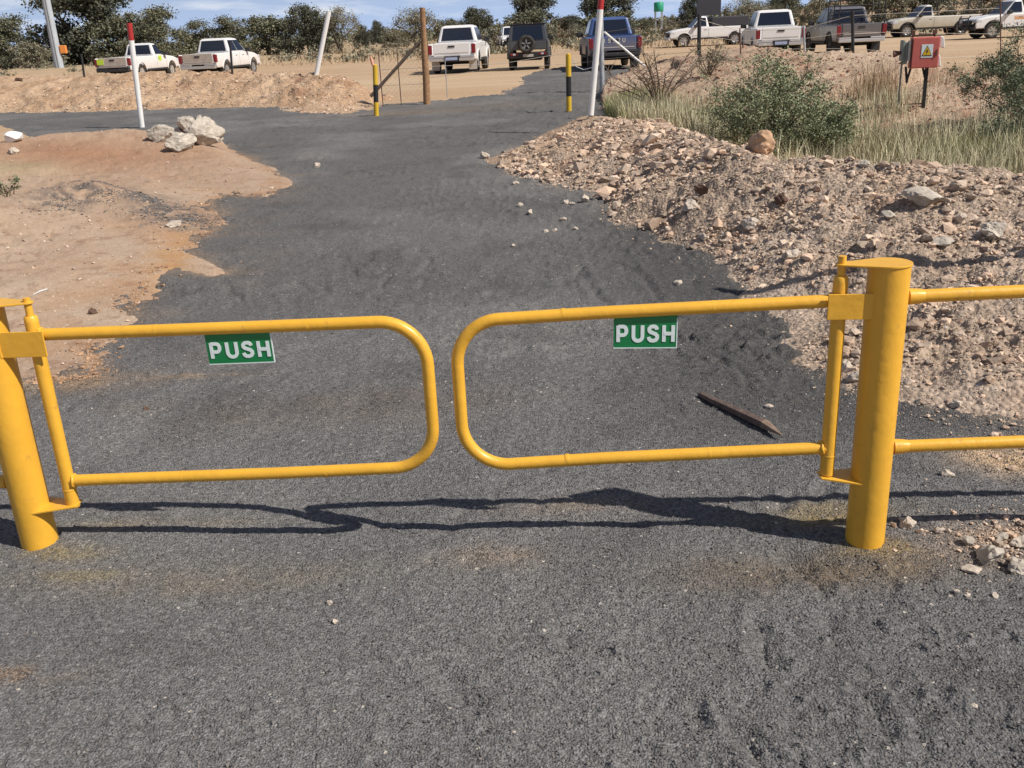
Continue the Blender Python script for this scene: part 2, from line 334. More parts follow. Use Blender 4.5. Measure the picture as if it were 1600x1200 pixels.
CRACKS = [G(*c) for c in ([(1186, 975), (1196, 1000), (1193, 1015), (1204, 1042)], [(682, 1040), (710, 1070), (722, 1085), (744, 1112)], [(1232, 862), (1256, 880), (1262, 900), (1290, 922)], [(1150, 1145), (1172, 1168), (1190, 1192)],
                                   [(1352, 1090), (1372, 1120), (1376, 1150)], [(905, 420), (925, 450), (950, 478)], [(985, 420), (1010, 440), (1030, 470)], [(1120, 560), (1160, 585), (1170, 600)], [(1215, 790), (1240, 768), (1275, 776), (1300, 752)],
                                   [(1290, 965), (1296, 990), (1312, 1008)], [(880, 985), (900, 1010), (930, 1018)])]
PATH = G((-900, 194), (-300, 186), (0, 176), (430, 166), (580, 172), (605, 164), (680, 157), (775, 148), (806, 136), (818, 120), (850, 108), (905, 104), (960, 101), (1000, 104), (1010, 118), (990, 140), (1010, 175), (1040, 230), (1100, 300), (1300, 400)) + \
       [Vector((2.6, 4.4, 0)), Vector((3.6, 3.4, 0)), Vector((4, 0, 0)), Vector((4, -3, 0)), Vector((-5, -3, 0)), Vector((-6, 2.5, 0)), Vector((-5.2, 3.6, 0))] + G((-60, 540), (80, 470), (130, 400), (170, 330), (190, 270), (150, 226), (60, 220), (0, 196), (-300, 204), (-900, 214))
PATH_L = PATH+[PATH[0]]
def path_z(X, Y):
    d = pdist(X, Y, PATH_L); ins = inside(X, Y, PATH)
    sd_ = np.where(ins, d, -d)+fbm(X, Y, 1.6, 4, 21)*.10+fbm(X, Y, 9, 2, 22)*.02
    r = np.hypot(X, Y)
    am = .42+.75*sst((Y-2.9)/1.6)+.22*sst(X+.2)*sst((2.6-Y)/.3); z = .018*fbm(X, Y, 1.3, 3, 31)+.014*am*fbm(X, Y, 6, 4, 33, .6)-am*.012*np.clip(.16-abs(fbm(X, Y, 3.1, 3, 44)), 0, 1)/.16*np.clip(fbm(X, Y, .8, 2, 45)+.25, 0, 1)*2
    clod = np.clip(fbm(X, Y, 17, 3, 35, .6)-.10, 0, 1)*.030*am*(.45+sst(fbm(X, Y, .7, 2, 36)*1.5+.5+.5*np.clip(X, -1, 1)))
    grit = .0042*fbm(X, Y, 60, 3, 37, .8)*np.clip(1.6-r/9, .25, 1)
    z = z+clod+grit
    for c in CRACKS:
        dd = pdist(X+.012*fbm(X, Y, 18, 2, 3), Y+.012*fbm(X, Y, 18, 2, 4), c); cw = np.clip(.5+1.6*fbm(X, Y, 22, 2, 9), 0, 1); z = z-.009*cw*np.exp(-(dd/.006)**2)-.008*np.exp(-(dd/.03)**2)+.005*np.exp(-((dd-.05)/.02)**2)
    # hollow by the right post
    b = g(1240, 872); z = z-.03*np.exp(-(((X-b.x)/.14)**2+((Y-b.y)/.07)**2))
    return z+.004-.09*sst(-sd_/.12), sd_
def terrain_z(x, y):
    X = np.array([x], float); Y = np.array([y], float)
    z = 0.
    for m_ in (MD_SAND, MD_RUB, MD_LB, MD_RB):
        h_, i_ = m_.z(X, Y)
        if i_[0]: z = max(z, h_[0])
    return float(z)
RDG = [G((-150, 330, .4), (20, 292, .38), (120, 270, .38), (210, 280, .32), (285, 312, .18)), G((-60, 268, .35), (100, 248, .33), (230, 246, .3), (340, 268, .15)), G((-100, 222, .35), (90, 216, .35), (210, 212, .33), (330, 222, .25), (395, 255, .08)), G((235, 330, .15), (262, 372, .12), (300, 404, .06))]
def fbump(X, Y, m_):
    if m_ is MD_SAND: return .16*np.exp(-(pdist(X, Y, RDG[0])/.38)**2)-.07*np.exp(-(pdist(X, Y, RDG[1])/.4)**2)+.10*np.exp(-(pdist(X, Y, RDG[2])/.45)**2)+.07*np.exp(-(pdist(X, Y, RDG[3])/.22)**2)+.03+.075*fbm(X, Y, 1.05, 3, 41)+.035*(.3-abs(fbm(X, Y, 1.9, 4, 43)))+.020*fbm(X, Y, 6, 4, 44, .65)+.010*fbm(X, Y, 22, 4, 42, .7)
    if m_ is MD_RUB: return .065*fbm(X, Y, 1.9, 3, 51)+.058*fbm(X, Y, 8, 4, 52, .65)+.014*fbm(X, Y, 45, 3, 53, .7)
    if m_ is MD_LB: return .15*fbm(X, Y, 1.0, 3, 61)+.13*fbm(X, Y, 3.2, 4, 62, .65)
    return .10*fbm(X, Y, .9, 3, 71)+.09*fbm(X, Y, 3.5, 4, 72, .65)

def polar(a0, a1, na, rr):
    A, Rr = np.meshgrid(np.linspace(R(a0), R(a1), na), rr)
    return np.sin(A)*Rr, np.cos(A)*Rr
def grid_faces(nr, na, keep=None):
    i = np.arange(nr*na).reshape(nr, na)
    q = np.stack([i[:-1, :-1], i[:-1, 1:], i[1:, 1:], i[1:, :-1]], -1).reshape(-1, 4)
    if keep is not None:
        k = keep.ravel(); q = q[k[q].any(1)]
    used = np.unique(q); rm = np.full(nr*na, -1, np.int64); rm[used] = np.arange(len(used))
    return used, rm[q]
def steps(*seg):
    out = []
    for r0, r1, s in seg:
        n = max(2, int(math.log(r1/r0)/s)); out += list(np.exp(np.linspace(math.log(r0), math.log(r1), n, endpoint=False)))
    out.append(seg[-1][1]); return np.array(out)

def mixc(a, b, t): t = np.clip(t, 0, 1)[..., None]; return a*(1-t)+np.array(b)*t
# ground: one sheet to the horizon
rr = steps((.3, 6, .06), (6, 140, .011), (140, 4000, .12)); na = 900
ang = np.concatenate([np.linspace(-180, -42, 60, endpoint=False), np.linspace(-42, 42, 520), np.linspace(42, 180, 60)[1:]])
A, Rr = np.meshgrid(np.radians(ang), rr); X, Y = np.sin(A)*Rr, np.cos(A)*Rr
d = pdist(X, Y, PATH_L); ins = inside(X, Y, PATH)
Z = np.where(ins, -.06*sst(d/.5), 0)+.02*fbm(X, Y, .5, 3, 2)*np.clip(Rr/20, 0, 1)
far = sst((Rr-62)/30); Z += far*(.5*np.clip(fbm(X, Y, .05, 4, 3)+.35, 0, 1)+.12*fbm(X, Y, .5, 3, 4))
hill = np.exp(-(((X-150)/60)**2+((Y-250)/40)**2))*16; Z += hill
Z += -.5*sst((-Y)/50)*0
gc = np.zeros(X.shape+(3,)); gc[:] = (.46, .335, .215)
v = fbm(X, Y, .12, 4, 12); gc = mixc(gc, (.40, .27, .165), v*.9+.25)
tr = fbm(X*.15, Y, .9, 3, 14); gc = mixc(gc, (.54, .42, .29), tr*.9)
gc = mixc(gc, (.35, .27, .165), far*(.55+.6*fbm(X, Y, .15, 3, 15)))
gc = mixc(gc, (.30, .16, .10), hill/6)
rgt = sst((X-1.5)/1.5)*sst((Y-5)/2)*sst((19-Y)/4); gc = mixc(gc, (.30, .235, .15), rgt)
used, q = grid_faces(*X.shape)
me = np_mesh('ground', np.stack([X, Y, Z], -1).reshape(-1, 3), q, True, gc.reshape(-1, 3))
tag(link('ground', me, M['m_gnd']), kind='structure')

# dark gravel path
rr = steps((.5, 1.45, .02), (1.45, 5, .0028), (5, 60, .0065)); ang = np.concatenate([np.linspace(-80, -36, 50, endpoint=False), np.linspace(-36, 36, 620), np.linspace(36, 80, 50)[1:]])
A, Rr = np.meshgrid(np.radians(ang), rr); X, Y = np.sin(A)*Rr, np.cos(A)*Rr
Z, sdv = path_z(X, Y)
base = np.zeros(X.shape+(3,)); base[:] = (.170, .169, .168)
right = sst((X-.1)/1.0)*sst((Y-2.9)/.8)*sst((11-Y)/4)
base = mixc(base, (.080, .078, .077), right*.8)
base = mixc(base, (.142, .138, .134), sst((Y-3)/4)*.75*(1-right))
base = mixc(base, (.25, .242, .232), np.clip(fbm(X, Y, .8, 4, 81)*.9+.1, 0, .6)*(1-right))
base = mixc(base, (.105, .101, .099), np.clip(fbm(X, Y, 2.3, 4, 82)*1.1-.08, 0, .6))
def blob(px, py, rx, ry, c, amt, ns=.5, pz=0):
    global base
    p = g(px, py, pz); e = ((X-p.x)/rx)**2+((Y-p.y)/ry)**2
    base = mixc(base, c, amt*np.clip(np.exp(-e)*(1+ns*2.2*fbm(X, Y, 9, 4, int(px))), 0, 1))
sand = (.33, .235, .15)
blob(760, 868, .16, .07, sand, .4); blob(300, 905, .45, .09, (.30, .235, .14), .3); blob(120, 600, .4, .14, sand, .6); blob(300, 590, .28, .04, sand, .45)
blob(330, 425, .3, .1, sand, .5); blob(30, 1055, .12, .035, (.32, .22, .14), .55, 1); blob(1290, 800, .22, .07, (.24, .19, .11), .7); blob(1300, 885, .38, .10, (.20, .15, .095), .7)
blob(900, 790, .25, .06, sand, .35); blob(220, 820, .30, .04, (.3, .235, .13), .4); blob(1585, 715, .17, .12, (.50, .36, .23), 1.6, .4); blob(1600, 845, .20, .10, (.42, .32, .24), 1.4, .6); blob(560, 640, .8, .25, sand, .14)
blob(1420, 300, .5, .5, sand, .3); blob(760, 165, 2.2, 1.5, (.20, .16, .12), .25); blob(640, 176, 1.5, .5, sand, .3)
blob(1375, 855, .10, .045, (.33, .24, .09), .45, 1.8); blob(45, 868, .20, .045, (.34, .27, .12), .5, 1.5); blob(1290, 812, .12, .03, (.34, .25, .10), .35, 1.5); blob(110, 900, .15, .03, (.34, .27, .12), .35, 1.2)
dsf = pdist(X, Y, MD_SAND.front); base = mixc(base, (.36, .25, .165), .75*np.exp(-dsf/.07)*np.clip(.55+1.5*fbm(X, Y, 7, 4, 301), 0, 1)+.35*np.exp(-dsf/.4)*np.clip(fbm(X, Y, 3, 4, 302)*2, 0, 1))
dsf = pdist(X, Y, MD_RUB.front); base = mixc(base, (.33, .27, .21), .5*np.exp(-dsf/.05)*np.clip(.3+1.8*fbm(X, Y, 12, 4, 303), 0, 1))
keep = (sdv > -.3)
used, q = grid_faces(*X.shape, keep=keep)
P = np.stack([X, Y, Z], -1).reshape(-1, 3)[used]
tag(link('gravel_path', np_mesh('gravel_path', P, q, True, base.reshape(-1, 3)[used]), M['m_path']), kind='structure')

def mound_obj(name, md, rr, a0, a1, n, mt, colf):
    A, Rr = np.meshgrid(np.radians(np.linspace(a0, a1, n)), rr); X, Y = np.sin(A)*Rr, np.cos(A)*Rr
    z, ins_ = md.z(X, Y); hh = sst((z+.01)/.12)
    Z = z+fbump(X, Y, md)*(.12+.88*hh)
    used, q = grid_faces(*X.shape, keep=(z > -.055))
    c = colf(X, Y, z)
    o = link(name, np_mesh(name, np.stack([X, Y, Z], -1).reshape(-1, 3)[used], q, True, c.reshape(-1, 3)[used]), mt)
    return tag(o, kind='structure')
def c_sand(X, Y, z):
    c = np.zeros(X.shape+(3,)); c[:] = (.375, .268, .190)
    c = mixc(c, (.44, .335, .245), fbm(X, Y, .9, 4, 91)*1.3+.35)
    df = pdist(X, Y, MD_SAND.front)
    c = mixc(c, (.38, .23, .135), np.clip(fbm(X, Y, 1.8, 5, 92, .65)*1.6+.15, 0, .9)*np.clip(np.exp(-df/.55)+.18, 0, 1))
    c = mixc(c, (.24, .145, .095), np.clip(fbm(X, Y, 9, 4, 192, .75)*2-.35, 0, .6)); c = mixc(c, (.45, .35, .27), np.clip(fbm(X, Y, 13, 4, 193, .75)*2-.45, 0, .6))
    # orange slump near the path edge and dark gravel streak over the crown, painted wider to add shading to the mound
    p = g(265, 385, .1); c = mixc(c, (.43, .25, .12), .8*np.exp(-(((X-p.x+.25*(Y-p.y))/.16)**2+((Y-p.y)/.9)**2))*(1+fbm(X, Y, 7, 3, 93)))
    ln = G((95, 300, .3), (150, 275, .3), (220, 285, .25), (270, 315, .2), (300, 335, .1)); dl = pdist(X, Y, ln)
    c = mixc(c, (.12, .10, .09), (1.0*np.exp(-(dl/.30)**2)*np.clip(.55+2.2*fbm(X, Y, 8, 5, 94, .75), 0, 1)))
    p = g(120, 235, .3); c = mixc(c, (.31, .17, .10), .9*np.exp(-(((X-p.x)/1.6)**2+((Y-p.y)/1.2)**2)))
    p = g(20, 255, .3); c = mixc(c, (.28, .24, .13), .5*np.exp(-(((X-p.x)/.5)**2+((Y-p.y)/.5)**2)))
    return c
def c_rub(X, Y, z):
    c = np.zeros(X.shape+(3,)); c[:] = (.375, .29, .22)
    c = mixc(c, (.45, .36, .285), fbm(X, Y, 1.5, 4, 95)*1.5+.2)
    c = mixc(c, (.34, .20, .13), np.clip(fbm(X, Y, 2.0, 3, 96)*2-.6, 0, .5))
    c = mixc(c, (.42, .29, .19), sst((Y-9.5)/3)*.6)
    return c
def c_lb(X, Y, z):
    c = np.zeros(X.shape+(3,)); c[:] = (.42, .28, .175)
    c = mixc(c, (.50, .36, .24), fbm(X, Y, 1.0, 4, 97)*1.5+.2)
    return mixc(c, (.24, .13, .08), np.clip(fbm(X, Y, 2.5, 3, 98)*2-.6, 0, .8))
def c_rb(X, Y, z):
    c = np.zeros(X.shape+(3,)); c[:] = (.42, .31, .22)
    c = mixc(c, (.48, .37, .27), fbm(X, Y, .7, 4, 99)*1.5+.25)
    return mixc(c, (.30, .155, .10), np.clip(fbm(X, Y, 2.2, 3, 100)*2-.35, 0, .75))
mound_obj('sand_mound', MD_SAND, steps((3.2, 22, .0055)), -45, -7, 420, M['m_sand'], c_sand)
mound_obj('rubble_mound', MD_RUB, steps((3.0, 20, .005)), -2, 52, 560, M['m_rub'], c_rub)
mound_obj('far_sand_bank', MD_LB, steps((17, 42, .004)), -44, -6, 420, M['m_rub'], c_lb)
mound_obj('far_red_bank', MD_RB, steps((11, 42, .006)), 2, 44, 420, M['m_rub'], c_rb)

# ---------------------------------------------------------------- stones
def hull(seed, n=13, sq=(1, .85, .6)):
    rs = random.Random(seed); bm = bmesh.new()
    for i in range(n):
        v_ = Vector((rs.gauss(0, 1), rs.gauss(0, 1), rs.gauss(0, 1))).normalized()*rs.uniform(.75, 1.05)
        bm.verts.new((v_.x*sq[0], v_.y*sq[1], v_.z*sq[2]))
    r_ = bmesh.ops.convex_hull(bm, input=bm.verts[:])
    bmesh.ops.delete(bm, geom=[e for e in r_['geom_interior'] if isinstance(e, bmesh.types.BMVert)], context='VERTS')
    bmesh.ops.triangulate(bm, faces=bm.faces[:]); bm.verts.index_update()
    V = np.array([v.co[:] for v in bm.verts]); Fc = np.array([[v.index for v in f.verts] for f in bm.faces]); bm.free()
    return V, Fc
PROT = [hull(100+i, 11+i % 4) for i in range(10)]
def scatter_mesh(name, P, S, mt, parent=None, smooth=False):
    """P (n,3) points, S sizes: many loose stones in one mesh"""
    Vs = []; Fs = []; off = 0; n = len(P); which = RS.randint(0, len(PROT), n)
    for k, (V, Fc) in enumerate(PROT):
        idx = np.where(which == k)[0]
        if not len(idx): continue
        a = RS.rand(len(idx))*6.283; tl = (RS.rand(len(idx))-.5)*1.0
        ca, sa, ct, st = np.cos(a), np.sin(a), np.cos(tl), np.sin(tl)
        x, y, z = V[:, 0][None], V[:, 1][None], V[:, 2][None]
        y2 = y*ct[:, None]-z*st[:, None]; z2 = y*st[:, None]+z*ct[:, None]
        x3 = x*ca[:, None]-y2*sa[:, None]; y3 = x*sa[:, None]+y2*ca[:, None]
        W = np.stack([x3, y3, z2], -1)*S[idx][:, None, None]+P[idx][:, None, :]
        Vs.append(W.reshape(-1, 3)); Fs.append((Fc[None]+(np.arange(len(idx))*len(V))[:, None, None]+off).reshape(-1, 3)); off += len(idx)*len(V)
    return link(name, np_mesh(name, np.concatenate(Vs), np.concatenate(Fs), smooth), mt, parent)
def mound_points(md, n, x0, x1, y0, y1, near=1.0, hmin=-.01):
    X = RS.uniform(x0, x1, n*8); Yv = y0*np.exp(RS.rand(n*8)*math.log(y1/y0)) if near else RS.uniform(y0, y1, n*8)
    X = x0+(X-x0)/(x1-x0)*(x1-x0)
    z, i_ = md.z(X, Yv); k = i_ & (z > hmin); X, Yv, z = X[k][:n], Yv[k][:n], z[k][:n]
    hh = sst((z+.01)/.12)
    return np.stack([X, Yv, z+fbump(X, Yv, md)*(.12+.88*hh)], -1)
def sizes(n, a, b, p=2.2):
    u = RS.rand(n); return a*(1-u*(1-(a/b)**p))**(-1/p)
P = mound_points(MD_RUB, 46000, .0, 6.5, 3.2, 14)
S = sizes(len(P), .0055, .058, 2.25)*np.clip(P[:, 1]/6, .8, 1.6)*np.clip(1+1.3*fbm(P[:, 0], P[:, 1], 2.6, 3, 401), .55, 1.7)
o = scatter_mesh('rubble', P+np.stack([0*S, 0*S, S*.05], -1), S, M['stone']); tag(o, 'loose broken stone rubble covering the long bank right of the gravel path', 'rubble', kind='stuff')
P = mound_points(MD_LB, 5000, -17, -2, 17, 30, 0); S = sizes(len(P), .018, .08, 2.5)
tag(scatter_mesh('rubble', P, S, M['stone']), 'small stones strewn over the sandy bank behind the left branch of the path', 'rubble', kind='stuff')
P = mound_points(MD_RB, 6000, 1, 17, 12, 30, 0); S = sizes(len(P), .016, .085, 2.3)
tag(scatter_mesh('rubble', P, S, mat('red_brown_stone', (.32, .20, .14), rough=.9, island=.45, tint=(1.2, 1.0, .95))), 'reddish clods and stones over the bank in front of the parked cars', 'rubble', kind='stuff')
P = mound_points(MD_SAND, 4200, -8, -1.5, 4, 15); S = sizes(len(P), .0035, .024, 2.0)
tag(scatter_mesh('pebbles', P+np.stack([0*S, 0*S, S*.3], -1), S, M['pebble']), 'tiny pale pebbles scattered over the pinkish sand mound on the left', 'pebbles', kind='stuff')
n = 7000; i_ = RS.rand(n); ft = MD_SAND.front; k = RS.randint(2, len(ft)-1, n); X = np.array([ft[j].x for j in k])*(1-i_)+np.array([ft[j+1].x for j in k])*i_ if False else np.array([ft[j-1].x for j in k])*(1-i_)+np.array([ft[j].x for j in k])*i_
Y = np.array([ft[j-1].y for j in k])*(1-i_)+np.array([ft[j].y for j in k])*i_
a = RS.uniform(0, 6.28, n); e = RS.exponential(.06, n); X = X+np.cos(a)*e; Y = Y+np.sin(a)*e
k = fbm(X, Y, 2.2, 3, 511)+RS.rand(n)*.5 > .22; X, Y = X[k], Y[k]; z1 = path_z(X, Y)[0]; h_, i2 = MD_SAND.z(X, Y); z2 = h_+fbump(X, Y, MD_SAND)*(.12+.88*sst((h_+.01)/.12)); zz = np.where(i2, np.maximum(z1, z2), z1); S = sizes(len(X), .003, .022, 2.3)
tag(scatter_mesh('sand_crumbs', np.stack([X, Y, zz+S*.2], -1), S, mat('sand_crumb', (.36, .225, .135), rough=.95, island=.35, tint=(1.1, 1.1, 1.1))), 'crumbs of orange sand broken off along the edge of the sand mound', 'sand crumbs', kind='stuff')
n = 5000; ln = G((60, 305, .35), (150, 272, .35), (220, 285, .3), (270, 315, .2), (305, 340, .1)); k = RS.randint(0, 4, n); t_ = RS.rand(n)
X = np.array([ln[j].x for j in k])*(1-t_)+np.array([ln[j+1].x for j in k])*t_+RS.normal(size=n)*.16; Y = np.array([ln[j].y for j in k])*(1-t_)+np.array([ln[j+1].y for j in k])*t_+RS.normal(size=n)*.2
h_, i2 = MD_SAND.z(X, Y); k = i2 & (fbm(X, Y, 5, 3, 71) > -.15); X, Y, h_ = X[k], Y[k], h_[k]; z2 = h_+fbump(X, Y, MD_SAND)*(.12+.88*sst((h_+.01)/.12)); S = sizes(len(X), .004, .018, 2.3)
tag(scatter_mesh('spilled_gravel', np.stack([X, Y, z2+S*.2], -1), S, M['chip']), 'dark gravel spilled in a streak over the top of the sand mound', 'gravel', kind='stuff')  # chips follow the real streak, spread wider to add shading
# dark chips lying loose on the path
n = 85000; r_ = 1.5*np.exp(RS.rand(n)*math.log(9/1.5)); a_ = np.radians(RS.uniform(-33, 33, n)); X, Y = np.sin(a_)*r_, np.cos(a_)*r_
zz, sv = path_z(X, Y); k = sv > .1; X, Y, zz = X[k], Y[k], zz[k]; S = sizes(len(X), .0022, .007, 2.6)
tag(scatter_mesh('gravel_chips', np.stack([X, Y, zz+S*.2], -1), S, M['chip']), 'loose dark gravel chips lying all over the path surface', 'gravel', kind='stuff')
# pale grit on the path near the foot of the rubble bank
n = 5000; i_ = RS.rand(n); ft = MD_RUB.front; k = RS.randint(0, len(ft)-3, n); X = np.array([ft[j].x for j in k])*(1-i_)+np.array([ft[j+1].x for j in k])*i_; Y = np.array([ft[j].y for j in k])*(1-i_)+np.array([ft[j+1].y for j in k])*i_
e = RS.exponential(.09, n); a = RS.uniform(-2.9, -1.6, n); X = X+np.cos(a)*e; Y = Y+np.sin(a)*e; zz, sv = path_z(X, Y); k = RS.rand(n) < .28; X, Y, zz = X[k], Y[k], zz[k]; S = sizes(len(X), .003, .018, 2.)
tag(scatter_mesh('pebbles', np.stack([X, Y, zz+S*.3], -1), S, M['stone']), 'pale stone crumbs along the foot of the rubble bank', 'pebbles', kind='stuff')

def rock(name, loc, size, mt, label, seed, group=None, sq=(1, .85, .7), rz=None, rough=.24):
    """one larger stone: faceted body with worn edges"""
    rs = random.Random(seed); bm = bmesh.new(); bmesh.ops.create_icosphere(bm, subdivisions=4 if size > .06 else (3 if size > .025 else 2), radius=1)
    pl = [(Vector((rs.gauss(0, 1), rs.gauss(0, 1), rs.gauss(0, 1))).normalized(), rs.uniform(.50, .86)) for _ in range(11)]
    off = Vector((rs.uniform(0, 50), rs.uniform(0, 50), rs.uniform(0, 50)))
    for v_ in bm.verts:
        p = v_.co.copy()
        for nn, d_ in pl:
            e_ = p.dot(nn)-d_
            if e_ > 0: p -= nn*e_*.97
        p *= 1+rough*mn.noise(p*2.2+off)+rough*.6*mn.noise(p*5+off)+rough*.35*mn.noise(p*12+off)
        v_.co = Vector((p.x*sq[0], p.y*sq[1], p.z*sq[2]))*size*1.15
    me = bpy.data.meshes.new(name); bm.to_mesh(me); bm.free()
    if size > .05 and name == 'boulder': me.polygons.foreach_set('use_smooth', [True]*len(me.polygons))
    o = link(name, me, mt); o.location = loc; o.rotation_euler = (rs.uniform(-.2, .2), rs.uniform(-.2, .2), rs.uniform(0, 6.3) if rz is None else rz)
    return tag(o, label, 'stone', group)
def hz(x, y):
    """real surface height"""
    X = np.array([x], float); Y = np.array([y], float); z = float(path_z(X, Y)[0][0])
    for m_ in (MD_SAND, MD_RUB, MD_LB, MD_RB):
        h_, i_ = m_.z(X, Y)
        if i_[0]: z = max(z, float(h_[0]+(fbump(X, Y, m_)*(.12+.88*sst((h_+.01)/.12)))[0]))
    return z
def on(px, py):
    """where the view through this pixel first meets the terrain"""
    d_ = ray(px, py); t = 1.2; 
    ts = np.exp(np.linspace(math.log(1.3), math.log(60), 900)); X = d_.x*ts; Y = d_.y*ts; Zr = H+d_.z*ts
    z = np.maximum(path_z(X, Y)[0], -.02)
    for m_ in (MD_SAND, MD_RUB, MD_LB, MD_RB):
        h_, i_ = m_.z(X, Y); z = np.where(i_, np.maximum(z, h_+fbump(X, Y, m_)*(.12+.88*sst((h_+.01)/.12))), z)
    k = np.argmax(Zr < z); return Vector((X[k], Y[k], z[k]))
def rk(px, py, wpx, mt, label, seed, group=None, sq=(1, .85, .7), sink=.35, name='stone', rz=None, rough=.24):
    p = on(px, py+wpx*.25); s = wpx/2*p.y/F_PX*1.05
    p.z += s*sq[2]*(1-sink)*.8
    return rock(name, p, s, M[mt], label, seed, group, sq, rz, rough)
rk(1187, 228, 43, 'stone_tan', 'orange tan boulder sitting on the crest of the rubble bank beside the green bush', 1, name='boulder', sq=(1, .9, .78), sink=.1)
PILE = 'pale rocks heaped on the sand mound'
rk(254, 212, 36, 'stone_grey', 'small pale rock at the left end of the rock heap', 2, PILE, sink=.2, name='rock', rough=.15)
rk(283, 222, 46, 'stone_grey', 'flat rock low at the front of the rock heap', 3, PILE, sink=.2, sq=(1, .8, .55), name='rock', rough=.15)
rk(319, 214, 52, 'stone_grey', 'largest pale rock, at the right end of the heap', 4, PILE, sink=.1, sq=(1, .8, .80), name='rock', rz=.4, rough=.15)
p = on(290, 218); rock('rock', p+Vector((0, .16, .19)), .175, M['stone_grey'], 'upright pale rock on top of the heap, standing highest', 5, PILE, (.72, .7, .95), rough=.15)
rock('rock', p+Vector((.17, .22, .17)), .16, M['stone_grey'], 'narrow grey rock wedged between the top rock and the largest rock', 6, PILE, (.9, .6, .8), rough=.15)
rock('rock', p+Vector((-.16, .16, .05)), .14, M['stone_grey'], 'shaded rock in the gap between the small left rock and the top rock', 7, PILE, (.9, .8, .7), rough=.15)
for px, py, w_, mt_, lb in ((271, 346, 30, 'stone_white', 'flat cream stone lying on the sand mound below the rock heap'), (22, 237, 15, 'stone_white', 'small whitish stone near the left edge, in front of the pale dome'),
    (757, 244, 15, 'stone_white', 'light stone on the path just off the far tip of the rubble bank'), (495, 259, 11, 'stone_white', 'lone grey-white pebble in the middle of the far path'),
    (516, 941, 13, 'stone_white', 'upper one of two whitish pebbles on the gravel in front of the left gate'), (524, 971, 14, 'stone_white', 'lower one of two whitish pebbles on the gravel in front of the left gate'),
    (1203, 635, 17, 'stone_white', 'flat white pebble beside the wooden stake'), (1480, 739, 21, 'stone_white', 'rounded cream stone just below the right fixed rail'),
    (1418, 815, 30, 'stone_white', 'faceted pale stone at the foot of the right post, in the rail shadow'), (1465, 829, 18, 'stone_white', 'small pale stone a little right of the faceted stone by the right post'),
    (1548, 862, 50, 'stone_grey', 'largest beige rock in the rubble at the lower right edge'), (1593, 882, 40, 'stone_grey', 'dark-shaded rock cut by the right edge of the picture'), (1518, 888, 32, 'stone_white', 'thin cream stone flake just below the largest beige rock'),
    (1511, 845, 22, 'stone_grey', 'dark-sided stone left of and above the largest beige rock'), (1566, 838, 20, 'stone_grey', 'rounded stone directly above the largest beige rock'), (1597, 846, 34, 'stone_white', 'pale stone at the right edge above the cut rock'),
    (1493, 925, 11, 'stone_white', 'left pebble of the pair below the beige rocks'), (1510, 930, 12, 'stone_white', 'right pebble of the pair below the beige rocks'), (1554, 931, 15, 'stone_white', 'white pebble alone below the beige rocks'), (1521, 1103, 12, 'stone_white', 'single cream pebble near the lower right corner'),
    (1237, 398, 24, 'stone_white', 'bright white angular stone on the rubble slope above the long thin shadow'), (1080, 323, 26, 'stone_white', 'white squarish stone low on the rubble slope beyond the right gate'), (1098, 373, 18, 'stone_white', 'white stone at the foot of the rubble bank above the PUSH sign'),
    (1170, 350, 26, 'stone_white', 'cream stone midway up the rubble slope'), (1445, 300, 66, 'stone_grey', 'broad flat grey slab near the crest of the rubble bank'), (1388, 335, 26, 'stone_grey', 'grey-brown stone below the broad flat slab'),
    (1503, 342, 18, 'stone_white', 'pale rounded stone on the edge of the long thin shadow'), (1548, 362, 38, 'stone_grey', 'large brown-grey rock at the right, just below the long thin shadow'), (1472, 372, 34, 'stone_grey', 'flat light rock just under the long thin shadow'),
    (1220, 312, 22, 'stone_dark', 'dark brown clod high on the rubble slope'), (1098, 296, 22, 'stone_dark', 'dark shaded clod on the rubble slope left of the boulder'), (1318, 572, 24, 'stone_white', 'cream stone at the foot of the bank between the right hinge pipe and the post'), (1338, 590, 26, 'stone_white', 'whitish stone partly hidden by the right post'),
    (1492, 632, 22, 'stone_white', 'whitish stone at the foot of the bank right of the right post'), (1410, 812, 14, 'stone_grey', 'small grey chip touching the faceted stone'), (1350, 262, 16, 'stone_grey', 'small stone on the bank crest right of the green bush')):
    fl = 'flat' in lb or 'flake' in lb or 'slab' in lb; rk(px, py, w_, mt_, lb, px+py, sq=(1, .8, .34) if fl else (1, .85, .72), rough=.15 if fl else .3)
for i, (px, py, w_) in enumerate(((812, 320, 11), (828, 331, 10), (867, 359, 9), (879, 343, 11), (802, 384, 9), (853, 361, 8), (899, 357, 9), (806, 287, 10), (884, 316, 10), (914, 311, 14), (894, 318, 9), (826, 277, 9), (1058, 441, 13), (1060, 404, 8))):
    rk(px, py, w_, 'stone_white', 'small pale stone lying loose on dark gravel near the foot of the far rubble bank', 900+i, 'small pale stones loose on the dark path by the bank')
for i, (px, py, w_) in enumerate(((145, 486, 14), (30, 125, 10), (228, 638, 10))):
    rk(px, py, w_, 'stone_dark', ['dark clod on the sand near the left hinge pipe', 'dark clod on the far bank near the left edge', 'dark crumb on the gravel inside the left gate'][i], 950+i)  # dark-coloured lumps added where the surface only has shaded hollows
